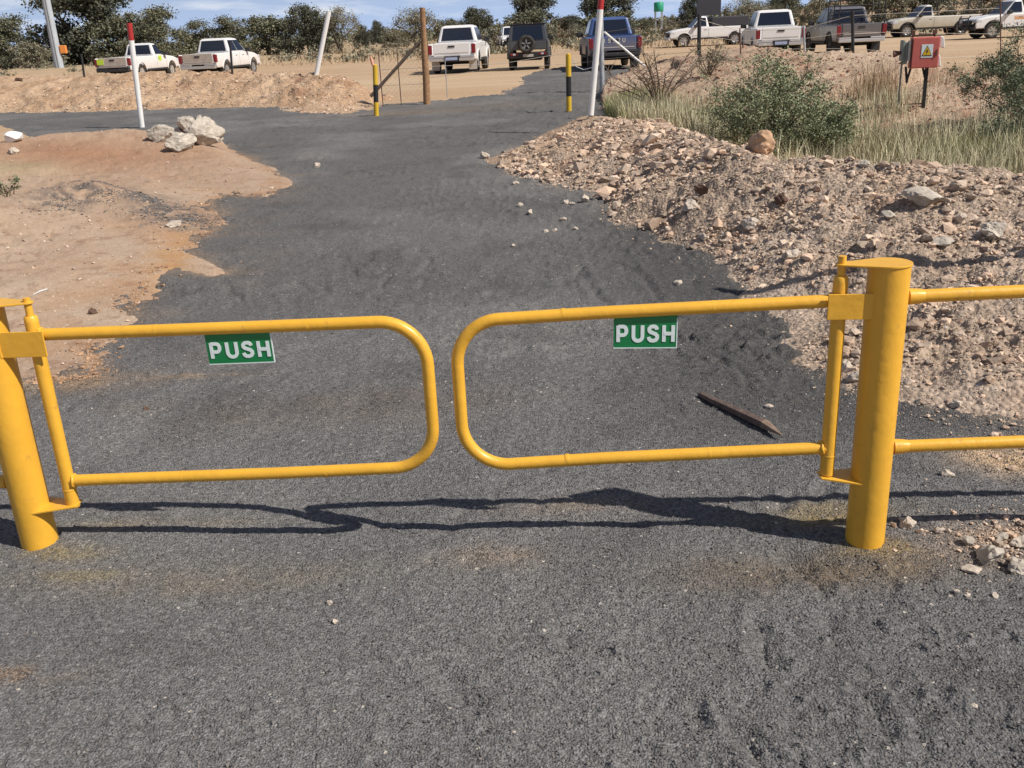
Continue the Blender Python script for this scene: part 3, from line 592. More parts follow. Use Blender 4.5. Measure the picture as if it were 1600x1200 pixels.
# broken rubble strewn round the lower right rocks
c0 = g(1590, 850); n = 900; X = c0.x+RS.normal(size=n)*.16+.05; Y = c0.y+RS.normal(size=n)*.10; X = np.concatenate([X, g(1600, 715).x+.1+RS.normal(size=300)*.12]); Y = np.concatenate([Y, g(1600, 715).y+RS.normal(size=300)*.12]); zz, sv = path_z(X, Y); S = sizes(len(X), .003, .022, 2.0)
tag(scatter_mesh('rubble', np.stack([X, Y, zz+S*.3], -1), S, M['stone']), 'broken stone crumbs strewn at the lower right edge around the beige rocks', 'rubble', kind='stuff')
# pale dome half buried at left
rk(20, 214, 30, 'box_white', 'smooth whitish dome half buried in the sand at the left edge', 77, name='buried_dome', sq=(1, .9, .6), sink=.5, rough=.02)

# ---------------------------------------------------------------- yellow gate
def gp(x, z, off=0.):
    return Vector((x, 2.793-(x+1.564)*.0857+off, z))
GU = Vector((1, -.0857, 0)).normalized(); GN = Vector((.0857, 1, 0)).normalized()
def arc(c, r, a0, a1, n=8): return [(c[0]+r*math.cos(R(a0+(a1-a0)*i/n)), c[1]+r*math.sin(R(a0+(a1-a0)*i/n))) for i in range(n+1)]
RAIL = .0185
STROKES = {'P': [[(0, 0), (0, 1)], [(0, .94)]+[(.36+.24*math.cos(t), .68+.26*math.sin(t)) for t in np.linspace(math.pi/2, -math.pi/2, 11)]+[(0, .42)]],
           'U': [[(0, 1), (0, .34)]+[(.33+.33*math.cos(t), .34+.28*math.sin(t)) for t in np.linspace(math.pi, 2*math.pi, 13)[1:]]+[(.66, 1)]],
           'S': [[(.60, .74), (.57, .84), (.47, .92), (.31, .94), (.14, .91), (.04, .81), (.04, .69), (.12, .60), (.32, .53), (.52, .46), (.62, .36), (.62, .22), (.52, .11), (.34, .06), (.15, .08), (.04, .17), (.0, .29)]],
           'H': [[(0, 0), (0, 1)], [(.66, 0), (.66, 1)], [(0, .5), (.66, .5)]]}
def stroke_text(txt, x0, z0, h, adv, wd, sx=1.):
    """flat lettering in the local xz plane -> MB with thin bars"""
    m_ = MB(); yy = 0
    for i, ch in enumerate(txt):
        for li, ln in enumerate(STROKES[ch]):
            yy = -.0003*li
            pts = [Vector((x0+i*adv+p[0]*h*sx, 0, z0+p[1]*h)) for p in ln]; n = len(pts); vs = []
            for j, p in enumerate(pts):
                a = pts[max(0, j-1)]; b = pts[min(n-1, j+1)]; t = (b-a).normalized(); nn = Vector((-t.z, 0, t.x))
                if 0 < j < n-1:
                    t1 = (p-a).normalized(); cs = max(.5, t1.dot(t)); k = wd/2/cs
                else: k = wd/2
                vs += [p+nn*k+Vector((0, yy, 0)), p-nn*k+Vector((0, yy, 0))]
            m_.add(vs+[v_+Vector((0, .0012, 0)) for v_ in vs], [(2*j, 2*j+1, 2*j+3, 2*j+2) for j in range(n-1)]+[(2*j, 2*j+2, 2*j+2+2*n, 2*j+2*n) for j in range(n-1)]+[(2*j+1, 2*j+1+2*n, 2*j+3+2*n, 2*j+3) for j in range(n-1)]+[(0, 2*n, 2*n+1, 1), (2*n-2, 2*n-1, 4*n-1, 4*n-2)])
    return m_
def gate(hx, ex, zt0, zt1, zb0, zb1, rad, hz0, hz1, label, sgx, sgz, side):
    """hx: hinge x, ex: free end x, heights of the top/bottom rails at hinge and at free end"""
    t = empty('swing_gate', gp(hx, 0), 0, label, 'gate')
    org = t.location.copy(); L_ = lambda p: Vector(p)-org
    s_ = 1 if ex > hx else -1
    w_ = abs(ex-hx)
    def zt(x): return zt0+(zt1-zt0)*abs(x-hx)/w_
    def zb(x): return zb0+(zb1-zb0)*abs(x-hx)/w_
    pts = [(hx, zt(hx))]+[(hx+s_*w_*f_, zt(hx+s_*w_*f_)) for f_ in (.2, .4, .6)]
    cx = ex-s_*rad
    for i in range(13):
        a = math.pi/2-math.pi/2*i/12; pts.append((cx+s_*rad*math.cos(a), zt(ex)-rad+rad*math.sin(a)))
    for i in range(13):
        a = -math.pi/2*i/12; pts.append((cx+s_*rad*math.cos(a), zb(ex)+rad+rad*math.sin(a)))
    pts += [(hx+s_*w_*f_, zb(hx+s_*w_*f_)) for f_ in (.6, .4, .2)]+[(hx, zb(hx))]
    b = MB().tube([L_(gp(x, z)) for x, z in pts], RAIL, 20)
    for x in (hx+s_*w_*.32, hx+s_*w_*.71):      # welded sleeve joints
        for zf in (zt, zb):
            b.tube([L_(gp(x-.006, zf(x-.006))), L_(gp(x, zf(x))), L_(gp(x+.006, zf(x+.006)))], [RAIL*1.0, RAIL*1.045, RAIL*1.0], 16)
    for zz_ in (zt(hx), zb(hx)):
        q_ = [(hx+s_*.021+.0015*math.sin(k_*5.1), zz_, k_) for k_ in range(17)]
        b.tube([L_(gp(hx+s_*(.022+.002*math.sin(k_*4.7)), zz_+math.sin(k_*math.pi/8)*.0195, math.cos(k_*math.pi/8)*.0195)) for k_ in range(17)], [.0042+.0010*math.sin(k_*2.9) for k_ in range(17)], 6, False)
    b.build('pipe_frame', M['yellow'], t)
    h_ = MB().tube([L_(gp(hx, hz0)), L_(gp(hx, hz1-.02)), L_(gp(hx, hz1-.004)), L_(gp(hx, hz1))], [.0205, .0205, .0195, .016], 20)
    h_.tube([L_(gp(hx, hz0+.058)), L_(gp(hx, hz0+.062)), L_(gp(hx, hz0+.066))], [.0205, .0222, .0205], 20)
    h_.build('hinge_pipe', M['yellow'], t)
    MB().tube([L_(gp(hx, hz1-.01)), L_(gp(hx, hz1+.055))], .011, 14).build('hinge_pin', M['yellow'], t)
    # sign: on the near side, under the top rail, two bolts
    x0, x1 = sgx; z0, z1 = sgz
    sn = MB(); ang_ = math.atan2(GU.y, GU.x)
    Ms = Matrix.Translation(L_(gp(x0, 0, -.004))) @ Matrix.Rotation(ang_, 4, 'Z') @ Matrix.Rotation(-side*.018, 4, 'Y')
    W_ = (x1-x0)/GU.x
    zm = zt((x0+x1)/2)
    sn.box((0, -.0015, z0), (W_, .0015, zm-.004), Ms)
    sg = sn.build('push_sign', M['sign_green'], t, bevel=.0006)
    bd = MB(); e_ = .0022
    bd.box((-.0006, -.0021, z0-.0006), (W_+.0006, .0021, z0+e_), Ms); bd.box((W_-e_, -.0021, z0+e_), (W_+.0006, .0021, zm-.02), Ms)
    bd.build('sign_edge', M['sign_white'], sg)
    hh = (z1-z0)*.56; wd = .0104
    tx = stroke_text('PUSH', .0725*W_, z0+(z1-z0)*.22, hh, .240*W_, wd, sx=.88*W_/.2)
    tx.v = [tuple(Ms @ (Vector(p)+Vector((0, -.0030, 0)))) for p in tx.v]
    tx.build('lettering', M['sign_white'], sg)
    return t
gate(-1.425, -.245, .7085, .722, .2235, .2535, .135, .133, .768, 'left yellow tubular swing gate with a PUSH sign, on the post at the left edge', (-.890, -.690), (.604, .690), 1)
gate(.924, -.157, .7515, .722, .302, .262, .135, .217, .823, 'right yellow tubular swing gate, hung on the post with the flat cap', (.286, .466), (.6275, .715), -1)

def post(x, ztop, hx, label, zbr, foot, rails, rail_end, sidecap):
    t = empty('gate_post', gp(x, 0), 0, label, 'gate post')
    org = t.location.copy(); L_ = lambda p: Vector(p)-org
    r_ = .0565
    MB().tube([L_(gp(x, -.1)), L_(gp(x, .2)), L_(gp(x, .5)), L_(gp(x, ztop-.005))], r_, 40).build('pipe', M['yellow'], t)
    # tear-drop cap plate reaching over to the hinge pin
    s_ = 1 if hx > x else -1; out = []
    rr_ = r_+.003; tipr = .018; D = abs(hx-x)
    al = math.acos((rr_-tipr)/D)
    for i in range(29):
        a = al+(2*math.pi-2*al)*i/28; out.append((math.cos(a)*rr_, math.sin(a)*rr_))
    for i in range(9):
        a = -al+2*al*i/8; out.append((D+math.cos(a)*tipr, math.sin(a)*tipr))
    b = MB(); n = len(out)
    vs = [L_(gp(x, z))+GU*(s_*p)+GN*q_ for z in (ztop-.006, ztop) for p, q_ in out]
    b.add(vs, [tuple(range(n)), tuple(range(2*n-1, n-1, -1))]+[(i, (i+1) % n, (i+1) % n+n, i+n) for i in range(n)])
    b.build('cap_plate', M['yellow'], t, bevel=.0015)
    # flat bracket plate in front of the hinge pipe
    z0, z1 = zbr; b = MB()
    a0 = x+s_*r_*.72; a1 = hx+s_*.040
    c0 = L_(gp(a0, z0, -.034)); c1 = L_(gp(a1, z0, -.030)); c2 = L_(gp(a1, z1, -.030)); c3 = L_(gp(a0, z1, -.034)); dn = GN*.006
    b.add([c0, c1, c2, c3, c0+dn, c1+dn, c2+dn, c3+dn], [(0, 1, 2, 3), (7, 6, 5, 4), (0, 4, 5, 1), (1, 5, 6, 2), (2, 6, 7, 3), (3, 7, 4, 0)])
    w2 = MB().tube([c0+Vector((0, 0, 0)).lerp(c3-c0, k_/8)+GN*(-.001)+GU*(.0015*math.sin(k_*3.1)) for k_ in range(9)], [.0035+.001*math.sin(k_*2.3) for k_ in range(9)], 6)
    bp_ = b.build('bracket_plate', M['yellow'], t, bevel=.0012); w2.build('weld_seam', M['yellow'], bp_)
    # lower hinge shelf: triangular plate
    b = MB(); zf = foot; e1 = hx+s_*.022
    tri_ = [gp(x+s_*r_*.4, zf-.012, -.050), gp(e1, zf, -.026), gp(e1, zf, .024), gp(x+s_*r_*.6, zf-.004, .052)]
    vs = [L_(p) for p in tri_]+[L_(p)+Vector((0, 0, .006)) for p in tri_]
    b.add(vs, [(0, 1, 2, 3), (7, 6, 5, 4), (0, 4, 5, 1), (1, 5, 6, 2), (2, 6, 7, 3), (3, 7, 4, 0)])
    b.build('hinge_shelf', M['yellow'], t, bevel=.001)
    for (z0, z1) in rails:
        s2 = -s_
        a = gp(x+s2*r_*.7, z0); e_ = gp(rail_end, z1)
        rb = MB().tube([L_(a), L_(a.lerp(e_, .3)), L_(e_)], RAIL, 20)
        q1 = a.lerp(e_, .34); q0 = q1-(e_-a).normalized()*.005; q2 = q1+(e_-a).normalized()*.005
        rb.tube([L_(q0), L_(q1), L_(q2)], [RAIL, RAIL*1.05, RAIL], 16)
        rb.tube([L_(a.lerp(e_, .012)), L_(a.lerp(e_, .03)), L_(a.lerp(e_, .04))], [RAIL*1.25, RAIL*1.15, RAIL], 16)
        rb.build('fixed_rail', M['yellow'], t)
    return t
post(1.052, .857, .924, 'right yellow gate post with cap plate and two fixed rails leading off right', (.704, .777), .209, [(.757, .790), (.302, .345)], 2.6, 1)
post(-1.5655, .812, -1.425, 'left yellow gate post cut by the left edge of the picture', (.648, .727), .140, [(.70, .70), (.2235, .20)], -3.2, -1)
# short end posts the fixed rails run to (outside the picture)
for x_, z_, lb in ((2.64, .86, 'yellow end post of the fixed rails on the right'), (-3.24, .80, 'yellow end post of the fixed rails on the left')):
    o = MB().tube([(0, 0, -.1), (0, 0, z_)], .055, 24).build('rail_post', M['yellow']); o.location = gp(x_, 0); tag(o, lb, 'post')
# pale twig behind the left cap
b = MB(); p0 = at(52, 460, 2.95); p1 = at(74, 451, 2.97); b.tube([Vector((0, 0, 0)), (p1-p0)*.5+Vector((0, 0, .002)), p1-p0], [.002, .003, .0025], 8)
o = b.build('cable_tie', M['box_white']); o.location = p0-Vector((.0, 0, .001)); tag(o, 'short pale tie sticking out of the left hinge cap', 'cable tie')

# wooden stake on the path
p0 = on(1092, 620); p1 = on(1221, 690); dv = p1-p0; Ls = dv.length; an = math.atan2(dv.y, dv.x)
st = empty('wooden_stake', p0+Vector((0, 0, .004)), an, 'weathered wooden stake with a cut point lying on the gravel behind the right gate', 'stake')
b = MB(); xs = [0, .02, .2*Ls, .5*Ls, .8*Ls]; 
prof = [(-.016, 0), (.015, 0), (.019, .018), (.004, .027), (-.015, .022)]
vs = []; 
for i, x in enumerate(xs):
    k = [.45, .8, .9, 1.05, 1.15][i]
    for y_, z_ in prof: vs.append((x, y_*k+.003*math.sin(i*2.1), z_*k))
n = 5
b.add(vs, [(i*n+j, i*n+(j+1) % n, (i+1)*n+(j+1) % n, (i+1)*n+j) for i in range(len(xs)-1) for j in range(n)]+[tuple(range(n))])
b.build('shaft', M['stake'], st, bevel=.002)
b = MB(); vs = [(xs[-1], y_*1.15+.003*math.sin(8.4), z_*1.15) for y_, z_ in prof]+[(Ls, y_*.2, z_*.2+.001) for y_, z_ in prof]
b.add(vs, [(j, (j+1) % n, (j+1) % n+n, j+n) for j in range(n)]+[tuple(range(n, 2*n))]); b.build('cut_tip', M['stake_tip'], st)

# tall lamp mast outside the picture at the right, whose thin shadow crosses the rubble bank
tip = Vector((1.33, 5.48, .03)); hgt = 2.3; k = (hgt-.05)/SUN_DIR.z; bp = tip+Vector((SUN_DIR.x, SUN_DIR.y, 0))*k
t = empty('mast', (bp.x, bp.y, 0), 0, 'white steel pole standing on the bank beyond the right edge', 'mast')
MB().tube([(0, 0, -.1), (0, 0, 1.2), (0, 0, hgt)], [.050, .046, .042], 14).build('pole', M['white'], t)
MB().lathe([(0, hgt), (.046, hgt), (.046, hgt+.03), (0, hgt+.04)], 12).build('top_cap', M['galv'], t)

# ---------------------------------------------------------------- poles, bollards, fence
def upright(name, base, top, segs, r_, label, cat, group=None, n=14):
    """segs: list of (fraction from, fraction to, material, part name)"""
    t = empty(name, base, 0, label, cat, group); d_ = top-base
    for a, b_, mt_, nm in segs:
        MB().tube([d_*a, d_*((a+b_)/2), d_*b_], r_, n).build(nm, M[mt_], t)
    return t
def pole_px(b, tpx, name, segs, r_, label, cat, group=None):
    base = on(*b); base.z -= .03; top = at(tpx[0], tpx[1], base.y); return upright(name, base, top, segs, r_, label, cat, group)
pole_px((222, 199), (202, 36), 'marker_pole', [(0, .84, 'white', 'white_pipe'), (.84, 1, 'red', 'red_tip')], .052, 'white marker pole with a red tip standing beside the rock heap on the left', 'pole')
b0 = on(923, 181); top = at(941, -18, b0.y); upright('marker_pole', b0, top, [(0, .84, 'white', 'white_pipe'), (.84, 1, 'red', 'red_tip')], .045, 'leaning white marker pole with a red top at the far end of the rubble bank', 'pole')
b0 = Vector(on(494, 117)); pole_px((494, 117), (514, 18), 'marker_pole', [(0, 1, 'white', 'white_pipe')], .06, 'plain white pole leaning right on the crest of the far sandy bank', 'pole')
for (bx, by, tx_, ty_, lb) in ((588, 181, 586, 103, 'yellow and black striped bollard beside the fence pole on the left of the path'), (889, 175, 888, 86, 'yellow and black striped bollard left of the leaning marker pole')):
    b0 = g(bx, by); top = at(tx_, ty_, b0.y)
    t = upright('bollard', b0-Vector((0, 0, .03)), top, [(0, .30, 'bol_y', 'lower_band'), (.30, .64, 'black', 'black_band'), (.64, 1, 'bol_y', 'upper_band')], .050, lb, 'bollard')
    MB().lathe([(0, (top-b0).z+.03), (.045, (top-b0).z+.03), (.03, (top-b0).z+.055), (0, (top-b0).z+.06)], 14, Matrix.Translation((top-b0).xy.to_3d())).build('cap', M['bol_y'], t)
b0 = at(583, 103, g(588, 181).y); o = MB().tube([(0, 0, 0), (-.02, 0, .10), (-.035, 0, .19)], [.022, .03, .012], 8).build('flame_finial', mat('faded_orange_tape', (.72, .33, .22), rough=.6)); o.location = b0; tag(o, 'strip of faded orange tape tied on top of the left bollard', 'tape')
# wooden straining pole with brace
pb = g(667, 163); pt = at(660, 12, pb.y)
t = empty('fence_pole', pb, 0, 'tall brown wooden fence pole with a diagonal brace at the edge of the car park', 'fence pole')
d_ = pt-pb; MB().tube([d_*-.02, d_*.25+Vector((.01, 0, 0)), d_*.6, d_], [.082, .078, .07, .06], 12).build('pole', M['wood'], t)
q0 = at(655, 66, pb.y); q1 = at(579, 151, pb.y-.1); MB().tube([q0-pb, (q0+q1)/2-pb, q1-pb], .036, 8).build('brace', M['wood_dark'], t)
# chain link mesh and strands between the bollard and the pole
xl = at(592, 110, pb.y).x; t = empty('wire_fence', (xl, pb.y+.02, 0), 0, 'thin wire mesh fence between the left bollard and the wooden pole', 'fence')
Wd = pb.x-.05-xl; b = MB(); H_ = 1.15; s_ = .11
for k in range(-int(H_/s_), int(Wd/s_)+1):
    for dr in (1, -1):
        x0 = k*s_; pts = []
        xa, za, xb, zb_ = (x0, 0, x0+H_, H_) if dr == 1 else (x0, H_, x0+H_, 0)
        t0 = max(0, (0-xa)/(xb-xa)); t1 = min(1, (Wd-xa)/(xb-xa))
        if t1 > t0: b.tube([(xa+(xb-xa)*t0, 0, za+(zb_-za)*t0+.03), (xa+(xb-xa)*t1, 0, za+(zb_-za)*t1+.03)], .0017, 3, False)
b.build('mesh', M['wire'], t)
b = MB()
for z_ in (.05, .45, .8, 1.2): b.tube([(0, -.02, z_), (Wd, -.02, z_)], .0045, 4, False)
b.build('strands', M['wire'], t)
for x_ in (0.02, Wd*.45): MB().tube([(x_, .02, 0), (x_, .02, 1.22)], .012, 6).build('dropper', M['rust'], t)
# loose wires and leaning dropper of the open fence panel over the path entrance
pr = on(941, 143)
t = empty('wire_gate', (pb.x+.1, pb.y, 0), 0, 'slack strands of an open wire gate strung across the far end of the path', 'wire gate'); o0 = t.location.copy()
e0 = at(668, 104, pb.y); e1 = at(890, 82, pr.y+1.0); e2 = at(940, 86, pr.y)
b = MB(); b.tube([e0-o0, e0.lerp(e1, .5)-o0-Vector((0, 0, .10)), e1-o0], .005, 4, False)
b.tube([at(668, 122, pb.y)-o0, at(780, 106, pb.y)-o0, at(890, 100, pr.y+1)-o0, at(935, 95, pr.y)-o0], .004, 4, False); b.build('strand', M['wire'], t)
b = MB(); pts = [(893, 90), (900, 104), (912, 109), (924, 106), (936, 92)]; b.tube([at(x, y, pr.y)-o0 for x, y in pts], .008, 5, False); b.build('loose_loop', M['galv'], t)
MB().tube([at(695, 90, pb.y)-o0, at(699, 152, pb.y)-o0], .010, 6).build('dropper', M['galv'], t)
# grey post with brace behind the leaning marker
t = empty('fence_pole', pr, 0, 'grey fence post with a whitish diagonal pipe brace behind the leaning marker pole', 'fence pole')
top = at(938, 2, pr.y); MB().tube([(0, 0, -.05), (top-pr)*.5, top-pr], .062, 12).build('pole', M['galv'], t)
MB().tube([at(944, 50, pr.y)-pr, at(1008, 104, pr.y+.4)-pr], .03, 8).build('brace', M['white'], t)
# fence along the red bank
t = empty('strand_fence', pr, 0, 'thin wire strand fence running along the red bank in front of the parked cars', 'fence')
fx = [(1094, 100, 22, 'dark'), (1158, 92, 44, 'thin'), (1258, 88, 40, 'white'), (1334, 88, 16, 'dark'), (1565, 125, 0, 'thin')]
prev = [at(945, y, pr.y) for y in (50, 72, 92)]; Yf = 21.5
strands = [[p] for p in prev]
for (px, by, ty_, kind_) in fx:
    zb_ = terrain_z(*col(px, Yf).xy); p = at(px, by, Yf); q_ = at(px-2, ty_, Yf)
    p.z = min(p.z, zb_)
    MB().tube([p-pr-Vector((0, 0, .1)), q_-pr], {'dark': .035, 'thin': .014, 'white': .022}[kind_], 8).build('standard', M[{'dark': 'black', 'thin': 'rust', 'white': 'galv'}[kind_]], t)
    for i, f_ in enumerate((.1, .42, .75)): strands[i].append(q_.lerp(p, f_))
b = MB()
for s_ in strands: b.tube([p-pr for p in s_], .0045, 4, False)
b.build('strands', M['wire'], t)
# left fence standards on the far bank
for (bx, by, tx_, ty_, lb) in ((132, 122, 127, 84, 'short dark fence standard on the far bank left of the single-cab pickup'), (363, 116, 359, 63, 'dark fence standard in front of the white double-cab pickup on the left')):
    b0 = on(bx, by); b0.z -= .05; top = at(tx_, ty_, b0.y); o = MB().tube([(0, 0, 0), top-b0], .032, 6).build('fence_standard', M['black']); o.location = b0; tag(o, lb, 'fence standard')
# dark board on its post
Yb = 24; p = at(1107, 10, Yb); zb_ = terrain_z(p.x, Yb)
t = empty('sign_board', (p.x, Yb, zb_), 0, 'dark board on a post behind the red bank, cut by the top of the picture', 'sign board')
a = at(1089, 25, Yb); c_ = at(1126, 25, Yb); o0 = t.location
MB().box((a.x-o0.x, -.02, a.z-zb_), (c_.x-o0.x, .03, a.z-zb_+.75)).build('board', M['board'], t, bevel=.006)
a = at(1094, 12, Yb); MB().tube([(a.x-o0.x, .06, -.1), (a.x-o0.x, .06, a.z-zb_+.4)], .045, 10).build('post', M['black'], t)
# green bush rubble pipe etc: electric box on its stand
Ye = 14.2; eb = col(1444, Ye); t = empty('electrical_box', (col(1432, Ye).x, Ye, 0), R(-12), 'faded red electrical box with a yellow warning triangle on a steel stand in the grass', 'electrical box')
t.scale = (.86, .9, 1); zb_ = at(1440, 106, Ye).z; zt_ = at(1440, 58, Ye).z; hw = .225; gz = terrain_z(eb.x, Ye)
MB().box((-.20, -.09, zb_), (.225, .10, zt_)).build('cabinet', M['box_red'], t, bevel=.008)
MB().box((-.205, -.10, zb_+.012), (.0-.205+.012, -.06, zt_-.012)).build('door_edge', M['rust'], t)
dr_ = MB().box((-.185, -.112, zb_+.010), (.215, -.093, zt_-.010)).build('door', M['box_red'], t, bevel=.004)
MB().box((.175, -.128, zb_+.16), (.192, -.113, zb_+.24)).build('latch', M['rust'], dr_)
cx_ = .035; cz = (zb_+zt_)/2+.02
sg = MB().box((cx_-.088, -.117, cz-.088), (cx_+.088, -.1135, cz+.088)).build('warning_sign', M['sign_white'], t, bevel=.004)
tri_ = lambda k, y0, y1, m_: m_.prism([(cx_-.078*k, cz-.060*k-.004), (cx_+.078*k, cz-.060*k-.004), (cx_, cz+.080*k-.004)], y0, y1)
tri_(1, -.1195, -.1175, MB()).build('triangle_border', M['black'], sg); tri_(.82, -.1215, -.12, MB()).build('triangle_face', M['warn_y'], sg)
MB().prism([(cx_+.012, cz+.040), (cx_-.018, cz-.006), (cx_-.002, cz-.008), (cx_-.010, cz-.046), (cx_+.018, cz+.004), (cx_+.002, cz+.006)], -.124, -.122).build('lightning_bolt', M['black'], sg)
MB().box((-.34, -.06, zb_+.10), (-.30, .16, zt_-.03)).box((-.30, -.03, zb_+.06), (-.24, .12, zt_-.06)).build('side_cabinet', M['box_grey'], t, bevel=.01)
MB().box((-.238, -.05, zb_+.10), (-.205, .06, zt_-.04)).build('white_side_panel', M['box_white'], t, bevel=.005)
for z_, k in ((zt_-.14, 1), (zb_+.02, .9)):
    MB().add([(.23, -.05, z_), (.30*k+.02, -.05, z_-.02), (.29*k, -.05, z_+.13), (.23, -.05, z_+.15), (.23, .07, z_), (.30*k+.02, .07, z_-.02), (.29*k, .07, z_+.13), (.23, .07, z_+.15)],
             [(0, 1, 2, 3), (7, 6, 5, 4), (0, 4, 5, 1), (1, 5, 6, 2), (2, 6, 7, 3), (3, 7, 4, 0)]).build('cable_cover', M['box_white'], t, bevel=.012)
for x_, r_ in ((-.31, .013), (.09, .026)): MB().box((x_-r_, .02, gz-.15), (x_+r_, .02+2*r_, zb_+.1)).build('leg', M['box_grey' if x_ < 0 else 'black'], t)
for q_ in ([(-.24, .05, zb_+.02), (-.20, .05, zb_-.20)], [(-.16, .05, zb_), (-.21, .05, zb_-.19)], [(.02, .05, zb_+.02), (.09, .05, zb_-.18)]): MB().tube(q_, .019, 8).build('conduit', M['black'], t)
MB().box((-.30, .03, gz+.10), (.08, .06, gz+.115)).build('cross_bar', M['rust'], t)
for x_ in (-.18, .155): MB().box((x_-.028, -.02, zt_+.035), (x_+.028, .05, zt_+.085)).box((x_-.012, 0, zt_-.01), (x_+.012, .03, zt_+.035)).build('roof_bracket', M['rust'], t)
MB().box((-.165, .0, zt_+.022), (.14, .03, zt_+.034)).build('roof_bar', M['rust'], t)
MB().tube([(-.46, 0, zb_+.20), (-.34, 0, zb_+.215)], [.05, .02], 8).build('cable_gland', M['rust'], t)

# grey steel mast far left with orange box
pm = col(94, 86); t = empty('power_mast', pm, 0, 'broad grey steel mast rising out of the top left of the picture', 'mast')
MB().tube([(0, 0, 0), (0, 0, 6), (0, 0, 16)], [.40, .35, .26], 8, True).build('shaft', M['concrete'], t)
MB().tube([(.15, -.39, 0), (.13, -.35, 6), (.1, -.26, 16)], [.05, .045, .04], 6).build('cable_duct', M['galv'], t)
MB().box((.39, -.22, 1.4), (.92, .1, 2.05)).build('orange_box', mat('orange_plastic', (.75, .27, .06), rough=.6), t, bevel=.05)
# green tank and red hut far away
pm = col(1029, 190); t = empty('water_tank', pm, 0, 'green water tank on a stand far beyond the car park', 'water tank')
MB().lathe([(0, 3.5), (.85, 3.5), (.9, 3.6), (.9, 5.0), (.75, 5.15), (0, 5.2)], 20).build('tank', M['tank'], t)
for a in (-.6, .6):
    for c_ in (-.6, .6): MB().box((a-.08, c_-.08, 0), (a+.08, c_+.08, 3.5)).build('stand_leg', M['galv'], t)
pm = col(877, 170); t = empty('hut', pm, 0, 'small red-brown hut among the far bushes', 'hut')
MB().box((-1.6, -1, 0), (1.6, 1, 2.4)).build('wall', M['brick'], t); MB().prism([(-1.8, 2.4), (1.8, 2.4), (1.5, 2.9), (-1.5, 2.9)], -1.2, 1.2).build('roof', M['rust'], t)

# ---------------------------------------------------------------- vehicles
def wheel(t, x, y, r_, w_, rim, spokes=6):
    side = 1 if y > 0 else -1
    Mx = Matrix.Translation((x, y, r_)) @ Matrix.Rotation(R(-90*side), 4, 'X')
    o = MB().lathe([(r_*.6, -w_/2), (r_*.9, -w_/2), (r_, -w_/2+.03), (r_, w_/2-.03), (r_*.9, w_/2), (r_*.6, w_/2), (r_*.58, 0), (r_*.6, -w_/2)], 28, Mx)
    wo = o.build('wheel', M['tyre'], t)
    b = MB().lathe([(r_*.60, w_/2-.015), (r_*.56, w_/2-.01), (r_*.54, w_/2-.05), (r_*.15, w_/2-.04), (r_*.13, w_/2-.02), (0, w_/2-.02)], 24, Mx)
    for k in range(spokes):
        a = 2*math.pi*k/spokes
        Mk = Mx @ Matrix.Rotation(a, 4, 'Z'); b.box((r_*.1, -.03, w_/2-.045), (r_*.56, .03, w_/2-.018), Mk)
    b.build('rim', M[rim], wo)
    return wo
def arch_poly(L0, L1, top, zb_, wheels, ra, rw):
    """closed side outline: top points from rear to front, then the sill with wheel arches"""
    pts = list(top)
    bot = []
    for cx in sorted(wheels, reverse=True):
        a0 = math.asin(min(1, max(-1, (zb_-rw)/ra)))
        for i in range(11):
            a = a0+(math.pi-2*a0)*i/10; bot.append((cx+ra*math.cos(a), rw+ra*math.sin(a)))
    return pts+[(L1, zb_)]+bot+[(L0, zb_)]
def panel(quad, th=.012, inset=(.06, .06, .06, .06)):
    """glass panel just proud of a planar quad (bl, br, tr, tl); inset left, right, bottom, top (fractions)"""
    a, b_, c_, d_ = [Vector(p) for p in quad]; l_, r_, bo, to = inset
    def pt(u, v_): return (a.lerp(b_, u)).lerp(d_.lerp(c_, u), v_)
    q = [pt(l_, bo), pt(1-r_, bo), pt(1-r_, 1-to), pt(l_, 1-to)]
    nn = (b_-a).cross(d_-a).normalized()
    return q, nn
def add_glass(name, quad, t, out, inset, mt='glass'):
    q, nn = panel(quad, inset=inset)
    if nn.dot(out) < 0: nn = -nn
    m_ = MB().add([p+nn*.012 for p in q]+[p-nn*.02 for p in q], [(0, 1, 2, 3), (7, 6, 5, 4), (0, 4, 5, 1), (1, 5, 6, 2), (2, 6, 7, 3), (3, 7, 4, 0)])
    return m_.build(name, M[mt], t)
